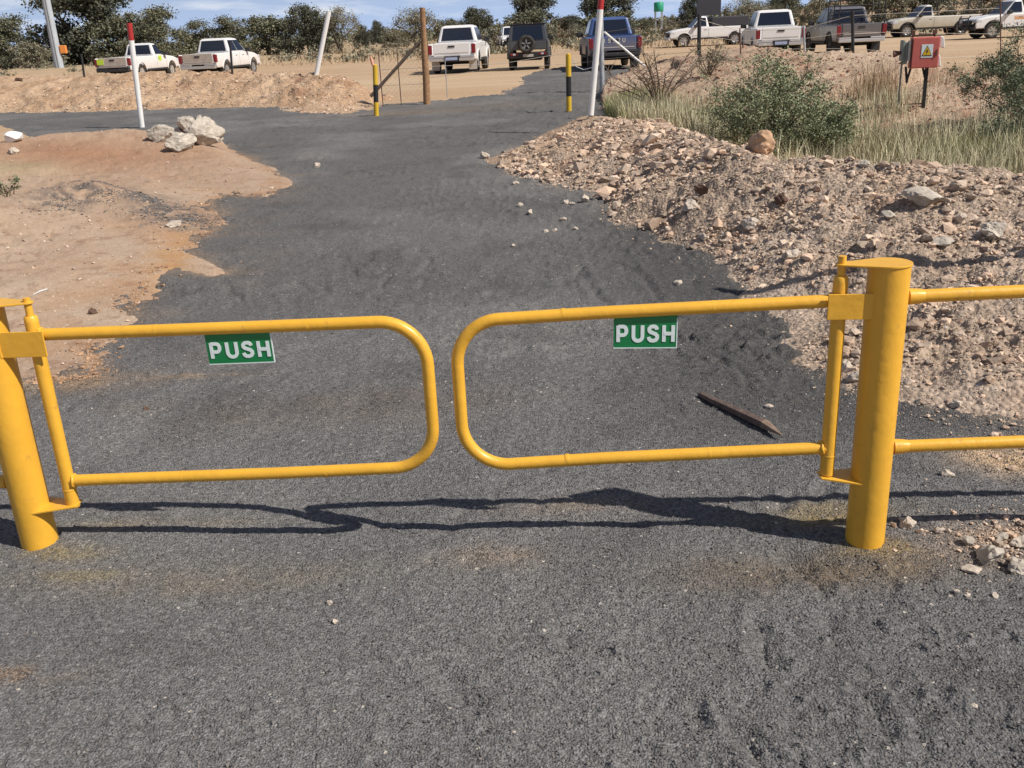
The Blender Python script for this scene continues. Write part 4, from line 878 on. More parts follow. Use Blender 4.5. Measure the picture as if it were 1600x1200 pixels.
def pickup(label, paint, cab='double', rim='rim', bumper='chrome', cage=False, bull=False, flap=False, canopy=None, tail='lamp_red', plate=True, loc=None, heading=0., L_=5.3, Wd=1.86, Ht=1.80, gate_mt=None, group=None):
    t = empty('pickup_truck', loc, math.pi/2-heading, label, 'pickup truck', group)
    pm = paint; hw = Wd/2; x0 = -L_/2; x1 = L_/2; rw = .39; ra = .47
    wr, wf = x0+1.12, x1-.95; belt = 1.16; zb_ = .50
    cr = {'double': -.86, 'single': .10}[cab]; wb_ = 1.22
    sidepoly = arch_poly(x0+.05, x1-.06, [(x0+.02, zb_+.12), (x0, 1.13), (cr, 1.14), (cr+.1, belt), (wb_, belt-.02), (wb_+.15, 1.10), (x1-.55, 1.02), (x1-.18, .92), (x1-.03, .72)], zb_, (wr, wf), ra, rw)
    b = MB()
    for s in (-1, 1): b.prism(sidepoly, s*hw, s*(hw-.09))
    b.build('body_side', pm, t, bevel=.05, tri=False)
    b = MB(); fr = [(cr, .62), (cr, belt-.01), (wb_, belt-.03), (wb_+.15, 1.12), (x1-.55, 1.05), (x1-.18, .95), (x1-.02, .74), (x1-.02, .62)]
    b.prism([(cr, .80), (cr, belt-.01), (wb_, belt-.03), (wb_+.15, 1.12), (x1-.55, 1.05), (x1-.18, .95), (x1-.04, .80)], -(hw-.085), hw-.085); b.build('bonnet_and_floor', pm, t, bevel=.02)
    MB().box((x0+.12, -.55, .42), (x1-.2, .55, .66)).box((wr-.1, -.75, .32), (wr+.1, .75, .44)).box((wf-.1, -.75, .32), (wf+.1, .75, .44)).build('chassis', M['under'], t)
    MB().box((x0+.06, -hw+.09, .66), (cr, hw-.09, .72)).box((cr-.04, -hw+.10, .72), (cr-.002, hw-.10, 1.15)).build('load_bed', pm, t)
    # tailgate
    tg = MB().box((x0-.012, -hw+.20, .66), (x0+.05, hw-.20, 1.14)).build('tailgate', gate_mt or pm, t, bevel=.02)
    MB().box((x0-.03, -.13, .98), (x0-.012, .13, 1.05)).build('handle', M['plastic'], tg)
    MB().box((x0-.02, -hw+.26, .76), (x0-.0125, hw-.26, .79)).build('crease', M['letter'], tg)
    for s in (-1, 1):
        MB().box((x0-.02, s*(hw-.15), .74), (x0+.14, s*(hw+.006), 1.09)).build('tail_light', M[tail], t, bevel=.02)
        MB().box((x1-.36, s*(hw-.42), .78), (x1-.05, s*(hw+.004), .93)).build('headlight', M['lamp_clear'], t, bevel=.03)
    bm_ = MB().box((x0-.10, -hw+.06, .47), (x0+.05, hw-.06, .60)).box((x0-.10, -hw+.06, .60), (x0+.02, -.32, .66)).box((x0-.10, .32, .60), (x0+.02, hw-.06, .66)).build('rear_bumper', M[bumper] if isinstance(bumper, str) else bumper, t, bevel=.025)
    if plate:
        pf = MB().box((x0-.125, -.30, .47), (x0-.101, .30, .66)).build('plate_holder', M['plastic'], t)
        pp = MB().box((x0-.130, -.23, .51), (x0-.1255, .23, .62)).build('number_plate', M['plate'], pf)
    MB().box((x1-.10, -hw+.02, .42), (x1+.04, hw-.02, .62)).build('front_bumper', pm if not bull else M['plastic'], t, bevel=.04)
    MB().box((x1-.06, -.48, .64), (x1+.005, .48, .90)).build('grille', M['plastic'], t, bevel=.01)
    if bull:
        b = MB()
        for s in (-.5, .5): b.tube([(x1+.02, s, .45), (x1+.16, s, .55), (x1+.16, s, 1.0), (x1+.05, s, 1.12)], .03, 8)
        b.tube([(x1+.16, -.5, 1.0), (x1+.16, .5, 1.0)], .03, 8); b.tube([(x1+.1, -hw, .70), (x1+.16, -.5, .72), (x1+.16, .5, .72), (x1+.1, hw, .70)], .03, 8)
        b.build('bull_bar', M['plastic'], t)
    # cab
    rf = .50 if cab == 'double' else .62; rr_ = cr+.16; bi = .10; ti = .27; zr = Ht-.03
    bot = [(cr, -hw+bi, belt-.02), (wb_, -hw+bi, belt-.02), (wb_, hw-bi, belt-.02), (cr, hw-bi, belt-.02)]
    top = [(rr_, -hw+ti, zr), (rf, -hw+ti, zr), (rf, hw-ti, zr), (rr_, hw-ti, zr)]
    b = MB().frust(bot, top); cabo = b.build('cab', pm, t, bevel=.07)
    MB().frust([(rr_+.05, -hw+ti+.05, zr-.01), (rf-.1, -hw+ti+.05, zr-.01), (rf-.1, hw-ti-.05, zr-.01), (rr_+.05, hw-ti-.05, zr-.01)], [(rr_+.15, -hw+ti+.15, Ht), (rf-.2, -hw+ti+.15, Ht), (rf-.2, hw-ti-.15, Ht), (rr_+.15, hw-ti-.15, Ht)]).build('roof', pm, t, bevel=.01)
    add_glass('windscreen', (bot[1], bot[2], top[2], top[1]), t, Vector((1, 0, .5)), (.07, .07, .06, .10))
    add_glass('rear_window', (bot[0], bot[3], top[3], top[0]), t, Vector((-1, 0, .3)), (.09, .09, .12, .12))
    for s in (0, 1):
        q = (bot[0], bot[1], top[1], top[0]) if s == 0 else (bot[3], bot[2], top[2], top[3])
        out = Vector((0, -1 if s == 0 else 1, .3))
        if cab == 'double':
            add_glass('side_window', q, t, out, (.07, .53, .10, .13)); add_glass('side_window', q, t, out, (.50, .08, .10, .13))
        else: add_glass('side_window', q, t, out, (.16, .08, .10, .13))
        y_ = (-1 if s == 0 else 1)
        MB().box((wb_-.32, y_*(hw-.04), belt-.03), (wb_-.12, y_*(hw+.19), belt+.15)).build('mirror', M['plastic'], t, bevel=.03)
        for hx_ in ([cr+.55, cr+1.35] if cab == 'double' else [cr+.25]): MB().box((hx_-.09, y_*(hw-.005), .98), (hx_+.09, y_*(hw+.018), 1.015)).build('door_handle', M['chrome'], t)
        ds = [cr+.06, cr+.92, wb_-.06] if cab == 'double' else [cr+.06, wb_-.06]
        b = MB()
        for dx in ds: b.box((dx-.006, y_*(hw-.01), zb_+.08), (dx+.006, y_*(hw+.002), belt-.05))
        b.build('door_gap', M['under'], t)
        MB().box((wr+.5, y_*(hw-.05), zb_-.07), (wf-.5, y_*(hw+.03), zb_-.01)).build('side_step', M['plastic'], t)
        for cx in (wr, wf):
            b = MB(); pts = [(cx+(ra+.0)*math.cos(a), y_*(hw+.004), rw+(ra)*math.sin(a)) for a in np.linspace(R(8), R(172), 13)]
            b.tube(pts, .024, 6); b.build('wheel_arch', M['plastic'] if bull or rim == 'rim_dark' else pm, t)
            wheel(t, cx, y_*(hw-.14), rw, .25, rim)
        if flap: MB().box((wr-.56, y_*(hw-.34), .12), (wr-.54, y_*(hw-.02), .56)).build('mud_flap', M['plastic'] if flap == 2 else M['letter'], t)
    if cage:
        b = MB(); zt2 = Ht+.22; xs_ = [x0+.08, x0+.85, cr-.12]
        for x in xs_:
            for s in (-1, 1): b.tube([(x, s*(hw-.06), 1.13), (x, s*(hw-.09), zt2)], .022, 6)
        for z_ in (1.36, 1.58, 1.80, zt2):
            b.tube([(xs_[0], -(hw-.08), z_), (xs_[-1], -(hw-.08), z_)], .02, 6); b.tube([(xs_[0], hw-.08, z_), (xs_[-1], hw-.08, z_)], .02, 6)
            b.tube([(xs_[0], -(hw-.08), z_), (xs_[0], hw-.08, z_)], .02, 6)
            if z_ > 1.7: b.tube([(xs_[-1], -(hw-.08), z_), (xs_[-1], hw-.08, z_)], .022, 6)
        for yy in (-.4, 0, .4): b.tube([(xs_[0], yy, zt2), (xs_[-1], yy, zt2)], .018, 6)
        b.build('bed_cage', M['black'], t)
    return t
W1 = dirty_paint('white_car_paint', (.80, .80, .79), low=.35, high=.95, amt=.55)
W2 = dirty_paint('clean_white_car_paint', (.82, .82, .81), low=.3, high=.8, amt=.35)
GB = dirty_paint('grey_brown_car_paint', (.115, .115, .13), dust=(.16, .13, .105), low=.5, high=1.25, amt=.9)
BL = dirty_paint('blue_car_paint', (.05, .10, .26), dust=(.18, .155, .14), low=.55, high=1.25, amt=.95)
BG = dirty_paint('beige_car_paint', (.66, .63, .56), dust=(.40, .35, .24), low=.55, high=1.15, amt=.85)
DG = mat('dusty_tailgate', (.42, .37, .32), rough=.7, var=.15, vscale=4)
def vp(px, Y): p = col(px, Y); return (p.x, p.y, 0)
L1_ = pickup('white single-cab pickup with yellow-green squares, leftmost of the parked cars', W1, 'single', rim='rim_steel', bumper='plastic', loc=vp(222, 53), heading=R(9), plate=False, gate_mt=DG, Ht=1.76)
x0 = -2.65
MB().box((x0-.03, .45, .82), (x0-.013, .80, 1.08)).build('yellow_green_sticker', M['hivis'], L1_)
MB().box((.30, -.935, .86), (.66, -.932, 1.12)).build('yellow_green_sticker', M['hivis'], L1_); MB().box((.9, -.936, 1.02), (1.0, -.932, 1.08)).build('small_badge', M['plastic'], L1_)
pickup('white double-cab pickup with a dusty tailgate, right of the single-cab pickup', W1, 'double', rim='rim', bumper='chrome', loc=vp(350, 50), heading=R(9), plate=False, gate_mt=DG)
pickup('clean white double-cab pickup seen from behind between the wooden pole and the small dark car', W2, 'double', bumper='chrome', loc=vp(722, 42.5), heading=R(6), flap=1)
pickup('far white pickup facing the camera behind the small dark car', W2, 'double', rim='rim_dark', bull=True, loc=vp(800, 80), heading=R(180-4), plate=False)
bl = pickup('blue double-cab pickup caked in grey dust, seen from behind the leaning marker pole', BL, 'double', rim='rim_steel', bumper='plastic', loc=vp(951, 38.5), heading=R(1), plate=False, flap=2)
R6 = pickup('white single-cab pickup side-on facing left behind the dark board', W2, 'single', rim='rim', bull=False, loc=vp(1106, 65), heading=R(-90))
MB().box((-.45, -.16, 1.48), (-.43, .32, 1.86)).build('yellow_green_flag', M['hivis'], R6)
MB().box((-2.4, -.86, 1.14), (-.05, .86, 1.72)).build('dark_canopy', M['board'], R6, bevel=.05)
pickup('white double-cab pickup seen from behind beside the grey caged pickup', W2, 'double', bumper='chrome', loc=vp(1203, 42), heading=R(7))
pickup('dusty grey pickup with a black steel cage over its bed and a bent chrome bumper', GB, 'double', rim='rim_dark', bumper='chrome', cage=True, loc=vp(1313, 41.5), heading=R(3), flap=2, plate=False, Ht=1.78)
pickup('beige and white single-cab pickup with a dark rack, facing left', BG, 'single', rim='rim', bull=True, cage=True, loc=vp(1452, 62), heading=R(-88))
R11 = pickup('white pickup with orange door lettering at the top right edge, facing left', W2, 'single', rim='rim_steel', bull=True, loc=vp(1588, 52), heading=R(-90))
b = MB(); 
for i in range(7): b.box((.62-i*.085, .933, .86), (.62-i*.085+.062, .936, .97))
b.box((.0, .933, 1.0), (.7, .936, 1.03)); b.build('door_lettering', M['orange'], R11)
# dusty name letters on the blue tailgate
def block(ch):
    return {'I': [[(.3, 0), (.3, 1)]], 'S': STROKES['S'], 'U': STROKES['U'], 'Z': [[(0, .94), (.62, .94)], [(.60, .92), (.02, .08)], [(0, .06), (.64, .06)]]}[ch]
for c_ in 'IZ': STROKES[c_] = block(c_)
tx = stroke_text('ISUZU', 0, 0, .14, .17, .032, .85); ww = .17*5
tx.v = [tuple(Matrix.Translation((-2.665-.002, .42, .93)) @ Matrix.Rotation(R(-90), 4, 'Z') @ Vector(p)) for p in tx.v]
tx.build('tailgate_lettering', M['letter'], bl)
# compact 4x4 with spare wheel
DK = dirty_paint('dark_grey_car_paint', (.07, .075, .085), dust=(.13, .115, .10), low=.4, high=1.1, amt=.7)
j = vp(829, 41.5); t = empty('compact_4x4', j, math.pi/2-R(4), 'small boxy dark grey 4x4 with a spare wheel on its back door', 'car')
hw = .80; x0, x1 = -1.75, 1.75; rw = .35
b = MB(); sp = arch_poly(x0+.02, x1-.05, [(x0, .62), (x0, 1.08), (.55, 1.08), (x1-.1, 1.0), (x1-.02, .7)], .48, (x0+.62, x1-.68), .43, rw)
for s in (-1, 1): b.prism(sp, s*hw, s*(hw-.08))
b.prism([(x0, .75), (x0, 1.08), (.6, 1.08), (x1-.1, 1.01), (x1-.04, .75)], -hw+.08, hw-.08); b.build('body', DK, t, bevel=.03)
bot = [(x0, -hw+.03, 1.07), (.72, -hw+.03, 1.07), (.72, hw-.03, 1.07), (x0, hw-.03, 1.07)]; top = [(x0+.07, -hw+.13, 1.70), (.36, -hw+.13, 1.70), (.36, hw-.13, 1.70), (x0+.07, hw-.13, 1.70)]
MB().frust(bot, top).build('cabin', DK, t, bevel=.035)
MB().box((x0+.03, -hw+.10, 1.695), (.42, hw-.10, 1.725)).build('roof', M['plastic'], t, bevel=.012)
add_glass('rear_window', (bot[0], bot[3], top[3], top[0]), t, Vector((-1, 0, .2)), (.10, .10, .10, .12)); add_glass('windscreen', (bot[1], bot[2], top[2], top[1]), t, Vector((1, 0, .2)), (.07, .07, .1, .1))
for q, o_ in (((bot[0], bot[1], top[1], top[0]), -1), ((bot[3], bot[2], top[2], top[3]), 1)):
    add_glass('side_window', q, t, Vector((0, o_, .2)), (.06, .52, .12, .14)); add_glass('side_window', q, t, Vector((0, o_, .2)), (.52, .07, .12, .14))
    MB().box((.38, o_*(hw-.02), 1.08), (.52, o_*(hw+.17), 1.24)).build('mirror', M['plastic'], t, bevel=.03)
    for cx in (x0+.62, x1-.68):
        wheel(t, cx, o_*(hw-.10), rw, .20, 'rim_dark', 5)
        b = MB(); b.tube([(cx+.43*math.cos(a), o_*(hw+.01), rw+.43*math.sin(a)) for a in np.linspace(R(12), R(168), 12)], .045, 6); b.build('wheel_arch', M['plastic'], t)
MB().box((x0-.10, -hw+.03, .46), (x0+.06, hw-.03, .68)).build('rear_bumper', M['plastic'], t, bevel=.03)
for s in (-1, 1): MB().box((x0-.115, s*.42, .56), (x0-.09, s*.70, .65)).build('tail_light', M['lamp_red'], t); MB().box((x0-.118, s*.50, .575), (x0-.1155, s*.60, .635)).build('reverse_light', M['lamp_clear'], t)
MB().box((x0-.112, -.20, .50), (x0-.101, .20, .60)).build('number_plate', M['letter'], t)
MB().box((x0+.1, -.5, .36), (x1-.2, .5, .55)).build('chassis', M['under'], t)
Msp = Matrix.Translation((x0-.10, .06, .97)) @ Matrix.Rotation(R(-90), 4, 'Y')
so_ = MB().lathe([(.20, -.09), (.31, -.09), (.335, -.05), (.335, .05), (.31, .09), (.20, .09), (.19, 0), (.20, -.09)], 28, Msp).build('spare_wheel', M['tyre'], t)
b = MB().lathe([(.20, .07), (.17, .04), (.06, .05), (.05, .07), (0, .07)], 20, Msp)
b.build('rim', M['rim_dark'], so_); b = MB()
for k in range(5): b.box((.05, -.022, .055), (.19, .022, .075), Msp @ Matrix.Rotation(2*math.pi*k/5, 4, 'Z'))
b.build('spoke', M['rim'], so_)

# ---------------------------------------------------------------- vegetation
def leaf_cloud(centres, n, size, squash=.8, shell=.5, asp=1.1):
    """centres: (x,y,z,r) clumps -> quads spread through them"""
    c = np.array(centres); wts = c[:, 3]**2; k = RS.choice(len(c), n, p=wts/wts.sum())
    d_ = RS.normal(size=(n, 3)); d_ /= np.linalg.norm(d_, axis=1)[:, None]; rad = (RS.rand(n)**shell)[:, None]
    d_[:, 2] *= squash
    P = c[k, :3]+d_*rad*c[k, 3:4]*(1+.25*RS.normal(size=(n, 1)))
    a = RS.normal(size=(n, 3)); a /= np.linalg.norm(a, axis=1)[:, None]; b = np.cross(a, RS.normal(size=(n, 3))); b /= np.linalg.norm(b, axis=1)[:, None]
    s = size*(.6+.8*RS.rand(n))[:, None]
    V = np.stack([P-a*s-b*s*asp*.3, P+b*s*asp*.6, P+a*s, P-b*s*asp*.7], 1).reshape(-1, 3)
    return V, np.arange(n*4).reshape(-1, 4)
def limb_tree(h, spread, seed, rbase, levels=3):
    rs = random.Random(seed); b = MB(); tips = []
    def grow(p, d_, ln, r_, lv):
        q = p+d_*ln*.5+Vector((rs.uniform(-.08, .08), rs.uniform(-.08, .08), 0))*ln; e_ = p+d_*ln+Vector((rs.uniform(-.1, .1), rs.uniform(-.1, .1), rs.uniform(-.02, .08)))*ln
        b.tube([p, q, e_], [r_, r_*.8, r_*.6], 5 if lv else 7, False)
        if lv >= levels: tips.append(e_); return
        for _ in range(rs.randint(2, 4)):
            a = rs.uniform(0, 6.28); el = rs.uniform(.25, .95)
            nd = Vector((math.cos(a)*math.cos(el)*spread, math.sin(a)*math.cos(el)*spread, math.sin(el))).normalized(); nd = (nd*.75+d_*.35).normalized()
            grow(e_, nd, ln*rs.uniform(.55, .8), r_*.58, lv+1)
    for _ in range(rs.randint(1, 3)):
        a = rs.uniform(0, 6.28); grow(Vector((0, 0, -.1)), Vector((math.cos(a)*.25, math.sin(a)*.25, 1)).normalized(), h*.34, rbase, 0)
    return b, tips
def make_tree(name, h, wdt, seed, leafmat, n, size, low=.0, label='', cat='tree'):
    """unit: metres; crown spread over limb tips, reaching down to `low` of its height"""
    t = empty(name, (0, 0, 0), 0, label, cat); b, tips = limb_tree(h, 1.2, seed, h*.028)
    b.build('trunk', M['bark'], t); rs = random.Random(seed+5); cl = []
    for p in tips: cl.append((p.x, p.y, min(p.z, h*.9), rs.uniform(.10, .18)*h))
    cl = cl[::3]
    for _ in range(64):
        a = rs.uniform(0, 6.28); zf = rs.uniform(low+.04, .90); q = math.sqrt(rs.uniform(.05, 1))*wdt*.43*(math.sin(math.pi*min(1, .22+zf*.78))**.6)*rs.uniform(.75, 1.05)
        cl.append((math.cos(a)*q, math.sin(a)*q, zf*h, rs.uniform(.09, .17)*h))
    mxr = max(math.hypot(c_[0], c_[1])+c_[3] for c_ in cl); k = wdt/2/mxr; mz = max(c_[2]+c_[3]*.8 for c_ in cl); kz = h/mz
    cl = [(c_[0]*k, c_[1]*k, c_[2]*kz, c_[3]) for c_ in cl]
    V, Fq = leaf_cloud(cl, n, size)
    V[:, 2] = np.maximum(V[:, 2], .05)
    link('crown', np_mesh('crown', V, Fq, False), M[leafmat], t)
    return t
PR = [make_tree('acacia_tree', 9, 12, 1, 'leaf_dark', 19000, .13), make_tree('acacia_tree', 9, 13, 2, 'leaf_olive', 19000, .13), make_tree('acacia_tree', 7, 9, 3, 'leaf_dark', 14000, .115, .0),
      make_tree('thorn_bush', 4, 6.5, 4, 'leaf_grey', 8000, .085, 0), make_tree('acacia_tree', 8, 9, 5, 'leaf_grey', 7000, .10, .03), make_tree('thorn_bush', 4, 7, 6, 'leaf_olive', 9000, .09, 0)]
PD = [(9, 12), (9, 13), (7, 9), (4, 6.5), (8, 9), (4, 7)]
used_p = set()
TREES = [  # px centre, top py, width px, distance, prototype, label
    (15, 20, 130, 100, 1, 'olive acacia at the far left edge behind the grey mast'), (150, -45, 185, 98, 0, 'tallest dark acacia left, right of the grey mast'), (62, 62, 80, 92, 3, 'low grey bush at the foot of the grey mast'),
    (185, 22, 120, 96, 5, 'dense olive thicket under the tallest dark acacia on the left'), (100, 34, 90, 99, 5, 'low olive thicket just right of the grey mast'), (245, 6, 140, 95, 1, 'broad olive acacia behind the single-cab pickup'), (345, 24, 120, 100, 1, 'olive acacia behind the white double-cab pickup on the left'), (420, 22, 120, 104, 5, 'wide olive thorn thicket left of the twin dark crowns'),
    (487, 3, 84, 100, 2, 'dark acacia left of the leaning plain white pole'), (532, 6, 78, 100, 4, 'thin grey-green acacia right of the plain white pole'), (568, 36, 30, 130, 2, 'small dark tree in the gap of sky right of the thin grey-green acacia'),
    (592, 30, 26, 170, 2, 'tiny round dark tree alone on the horizon'), (618, 40, 50, 120, 3, 'grey bush left of the wooden fence pole'), (652, 8, 84, 105, 4, 'sparse grey-green acacia behind the wooden fence pole'),
    (745, 9, 66, 140, 2, 'dark dome-shaped acacia above the clean white pickup'), (702, 28, 60, 125, 5, 'low olive bush left of the dome-shaped acacia'), (835, -25, 95, 100, 0, 'dark acacia above the small dark 4x4'),
    (795, 30, 90, 92, 3, 'grey-green bush behind the far white pickup'), (858, 34, 70, 92, 3, 'grey-green bush behind the small dark 4x4'), (890, 22, 40, 150, 2, 'small dark tree right of the acacia above the 4x4'),
    (832, 12, 90, 93, 5, 'olive thicket under the dark acacia behind the small dark 4x4'), (958, 14, 110, 93, 5, 'olive thicket under the dark acacia behind the blue pickup'), (950, -22, 115, 95, 0, 'dark acacia above the blue pickup'), (905, 36, 50, 90, 3, 'low grey bush left of the blue pickup'), (1010, 26, 50, 120, 5, 'olive bush below the green water tank'), (1046, 22, 40, 130, 3, 'pale bush right of the green water tank'),
    (1078, -8, 48, 110, 2, 'dark acacia partly behind the dark board'), (1165, -6, 90, 105, 4, 'grey thorn tree right of the dark board'), (1225, -22, 90, 110, 1, 'olive acacia above the white pickup beside the caged one'),
    (1190, 8, 60, 85, 3, 'low grey bush above the white pickup beside the caged one'), (1285, -12, 80, 95, 3, 'grey bush above the caged pickup, at left'), (1345, -16, 90, 100, 5, 'olive bush above the caged pickup, at right'),
    (1400, -22, 80, 100, 3, 'grey bush behind the beige pickup bonnet'), (1460, -30, 100, 100, 5, 'olive bush behind the beige pickup rack'), (1530, -34, 100, 95, 3, 'grey bush between the two pickups at top right'), (1600, -40, 110, 95, 1, 'olive tree in the top right corner')]
for px, ty_, wp, Yd, k, lb in TREES:
    root = PR[k] if k not in used_p else copy_tree(PR[k]); used_p.add(k)
    p = col(px, Yd); zt_ = at(px, ty_, Yd).z; h0, w0 = PD[k]; wm = wp*Yd/F_PX/_cp*1.02
    root.location = (p.x, p.y, -.1 if Yd < 62 else .0); root.scale = (wm/w0, wm/w0, zt_/h0); root.rotation_euler = (0, 0, random.uniform(0, 6.28))
    root['label'] = lb; root['group'] = 'trees and bushes beyond the car park'
# far-off woodland band that closes the horizon
cl = []
for i in range(420):
    a = R(random.uniform(-46, 46)); r_ = random.uniform(220, 420); h_ = random.uniform(1.2, 3.4); cl.append((math.sin(a)*r_, math.cos(a)*r_, h_*.5, h_*1.25))
V, Fq = leaf_cloud(cl, 42000, .55, squash=.6)
tag(link('far_woodland', np_mesh('far_woodland', V, Fq, False), M['leaf_olive']), 'distant low woodland along the horizon', 'woodland', kind='stuff')

def blades(name, P, hgt, wid, lean, mt, label, cat='grass', seg=2):
    n = len(P); a = RS.rand(n)*6.283; ln = RS.normal(size=n)*lean; h_ = hgt*(.5+.8*RS.rand(n)); w_ = wid*(.7+.6*RS.rand(n))
    dx, dy = np.cos(a), np.sin(a); lx, ly = np.cos(a+1.2)*ln, np.sin(a+1.2)*ln
    z0 = P[:, 2]-.02
    def row(f, k): return P[:, 0]+lx*h_*f*f, P[:, 1]+ly*h_*f*f, z0+h_*f, w_*k
    V = []
    for f, k in ((0, .5), (.5, .42), (1, .06)):
        x, y, z, ww = row(f, k); V += [np.stack([x-dx*ww, y-dy*ww, z], -1), np.stack([x+dx*ww, y+dy*ww, z], -1)]
    V = np.stack(V, 1).reshape(-1, 3); i = (np.arange(n)*6)[:, None]
    Fq = np.concatenate([i+np.array([[0, 1, 3, 2]]), i+np.array([[2, 3, 5, 4]])])
    return tag(link(name, np_mesh(name, V, Fq, False), M[mt]), label, cat, kind='stuff')
def field(n, poly, clump, thr=.0):
    xs = [p.x for p in poly]; ys = [p.y for p in poly]; X = RS.uniform(min(xs), max(xs), n*5); Y = RS.uniform(min(ys), max(ys), n*5)
    k = inside(X, Y, poly) & (fbm(X, Y, clump, 3, 7)+RS.rand(n*5)*.6-.3 > thr); X, Y = X[k][:n], Y[k][:n]
    z = np.zeros(len(X))
    for m_ in (MD_RUB, MD_RB):
        h_, i_ = m_.z(X, Y); z = np.where(i_, np.maximum(z, h_), z)
    return np.stack([X, Y, z], -1)
fp = G((955, 182), (945, 172), (1000, 176), (1120, 186), (1250, 200), (1400, 192), (1600, 205), (1900, 262), (1750, 300, .3), (1600, 292, .3), (1500, 280, .3), (1400, 272, .3), (1300, 260, .3), (1200, 250, .3), (1100, 225, .3), (1000, 196, .2))
blades('green_grass', field(15000, G((945, 182), (945, 168), (1000, 168), (1120, 180), (1180, 205), (1180, 240, .2), (1100, 224, .2), (1000, 196, .1)), .8), .24, .007, .35, 'grass_green', 'green grass between the rubble bank and the red bank at left of the bush')
blades('dry_grass', field(17000, fp, .9, -.02), .36, .008, .45, 'grass_dry', 'tall dry yellow grass behind the rubble bank')
blades('green_grass', field(13000, G((1180, 240), (1180, 205), (1350, 222), (1500, 222), (1620, 235), (1620, 270), (1500, 262), (1400, 252), (1300, 243)), 1.0, .1), .24, .007, .35, 'grass_green', 'green grass mixed into the dry grass around the green bush')
# brown tuft on the red bank
def tuft(px, py, Yt, wm, hm, n, mt, label):
    p = col(px, Yt); z = terrain_z(p.x, p.y); P = np.stack([p.x+RS.normal(size=n)*wm, p.y+RS.normal(size=n)*wm, np.full(n, z)], -1)
    o = blades('grass_tuft', P, hm, .008, .35, mt, label, 'grass'); return o
tuft(1362, 130, 16.2, .22, .55, 420, 'grass_brown', 'tall brown dead grass tuft left of the red electrical box')
tuft(1400, 140, 15.0, .35, .3, 300, 'grass_dry', 'yellow dry grass tuft at the foot of the red electrical box')
tuft(1500, 110, 17.5, .45, .32, 260, 'grass_brown', 'low brown grass on the bank right of the red electrical box')
# dry scrub beyond the car park
n = 13000; X = RS.uniform(-60, 80, n*2); Y = RS.uniform(60, 120, n*2); k = (fbm(X, Y, .12, 3, 55)+RS.rand(n*2)*.3 > .22) & (abs(X) < Y*.75); X, Y = X[k][:n], Y[k][:n]
blades('dry_grass', np.stack([X, Y, np.full(len(X), .12)], -1), .32, .045, .7, 'grass_brown', 'dry pale grass belt between the car park and the trees')
cl = [(x_, y_, .25, random.uniform(.5, 1.1)) for x_, y_ in [(random.uniform(-55, 75), random.uniform(64, 92)) for _ in range(150)]]
V, Fq = leaf_cloud(cl, 16000, .10, squash=.55); tag(link('scrub', np_mesh('scrub', V, Fq, False), M['leaf_grey']), 'low grey-green scrub dotted beyond the car park', 'scrub', kind='stuff')

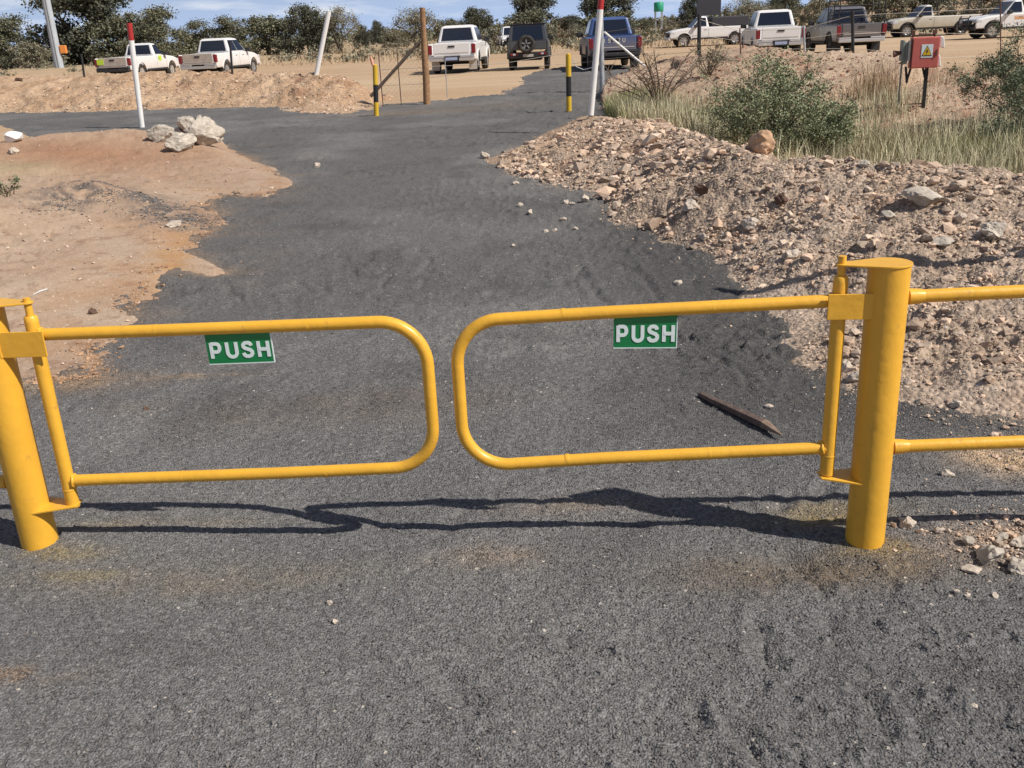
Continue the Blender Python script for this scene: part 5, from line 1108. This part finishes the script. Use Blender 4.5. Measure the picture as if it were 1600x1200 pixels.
# bushes close by
def shrub(name, px, Yb, wpx, toppy, leafmat, nleaf, lsize, seed, label, nst=16, fill=1.0, bare=False, tw=.006):
    p = col(px, Yb); z0 = terrain_z(p.x, p.y); h_ = at(px, toppy, Yb).z-z0; wd = wpx*Yb/F_PX
    t = empty(name, (p.x, p.y, z0), 0, label, 'bush'); rs = random.Random(seed); b = MB(); cl = []
    for i in range(nst):
        a = rs.uniform(0, 6.28); out = rs.uniform(.25, 1)*wd/2; hh = h_*rs.uniform(.45, 1)*(1-.45*(out/(wd/2))**2)
        e_ = Vector((math.cos(a)*out, math.sin(a)*out*.8, hh)); m_ = Vector((e_.x*.35+rs.uniform(-.05, .05), e_.y*.35, hh*.55))
        b.tube([Vector((rs.uniform(-.04, .04), rs.uniform(-.04, .04), -.03)), m_, e_], [tw*1.5, tw, tw*.4], 5, False)
        cl.append((e_.x, e_.y, e_.z*.93, rs.uniform(.07, .14)*wd*fill)); cl.append((m_.x*1.3, m_.y*1.3, m_.z, rs.uniform(.06, .12)*wd*fill))
        for _ in range(7 if not bare else 5):
            f_ = rs.uniform(.3, 1); s0 = m_.lerp(e_, f_); dd = Vector((rs.gauss(0, 1), rs.gauss(0, 1), rs.uniform(0, 1.3))).normalized()*rs.uniform(.08, .18)*wd
            if s0.z+dd.z > h_*1.05: dd.z *= .2
            b.tube([s0, s0+dd*.5+Vector((0, 0, .01)), s0+dd], [tw*.6, tw*.45, tw*.2], 4, False); cl.append((*(s0+dd), rs.uniform(.04, .09)*wd*fill))
    b.build('stems', M['twig'], t)
    if nleaf:
        V, Fq = leaf_cloud(cl, nleaf, lsize, squash=.85, shell=.7, asp=.8); V[:, 2] = np.maximum(V[:, 2], 0); link('foliage', np_mesh('foliage', V, Fq, False), M[leafmat], t)
    return t
shrub('green_bush', 1205, 10.6, 235, 84, 'leaf_bush', 26000, .0125, 3, 'large soft green bush behind the boulder on the rubble bank', 34)
shrub('green_bush', 1285, 10.2, 150, 138, 'leaf_bush', 11000, .012, 8, 'lower right-hand bush merging with the large soft green bush', 14)
shrub('thorn_bush', 1590, 12.5, 190, 45, 'leaf_deep', 22000, .0125, 4, 'dense dark green thorn bush at the right edge below the parked white pickup', 24)
shrub('thorn_bush', 1600, 10.5, 150, 150, 'leaf_deep', 7000, .012, 14, 'lower dark thorn growth at the right edge above the dry grass', 16)
shrub('dry_bush', 1028, 17.0, 175, 52, 'leaf_grey', 500, .012, 5, 'leafless dry thorn bush at the left end of the red bank', 22, bare=True, tw=.012)
shrub('dry_bush', 1105, 19.5, 90, 66, 'leaf_grey', 2200, .014, 6, 'thin grey-green bush on the red bank below the dark board', 14, bare=True, tw=.009)
shrub('weed', 18, 9.6, 50, 258, 'leaf_bush', 500, .012, 9, 'small green weed on the sand mound at the left edge', 7, tw=.004)
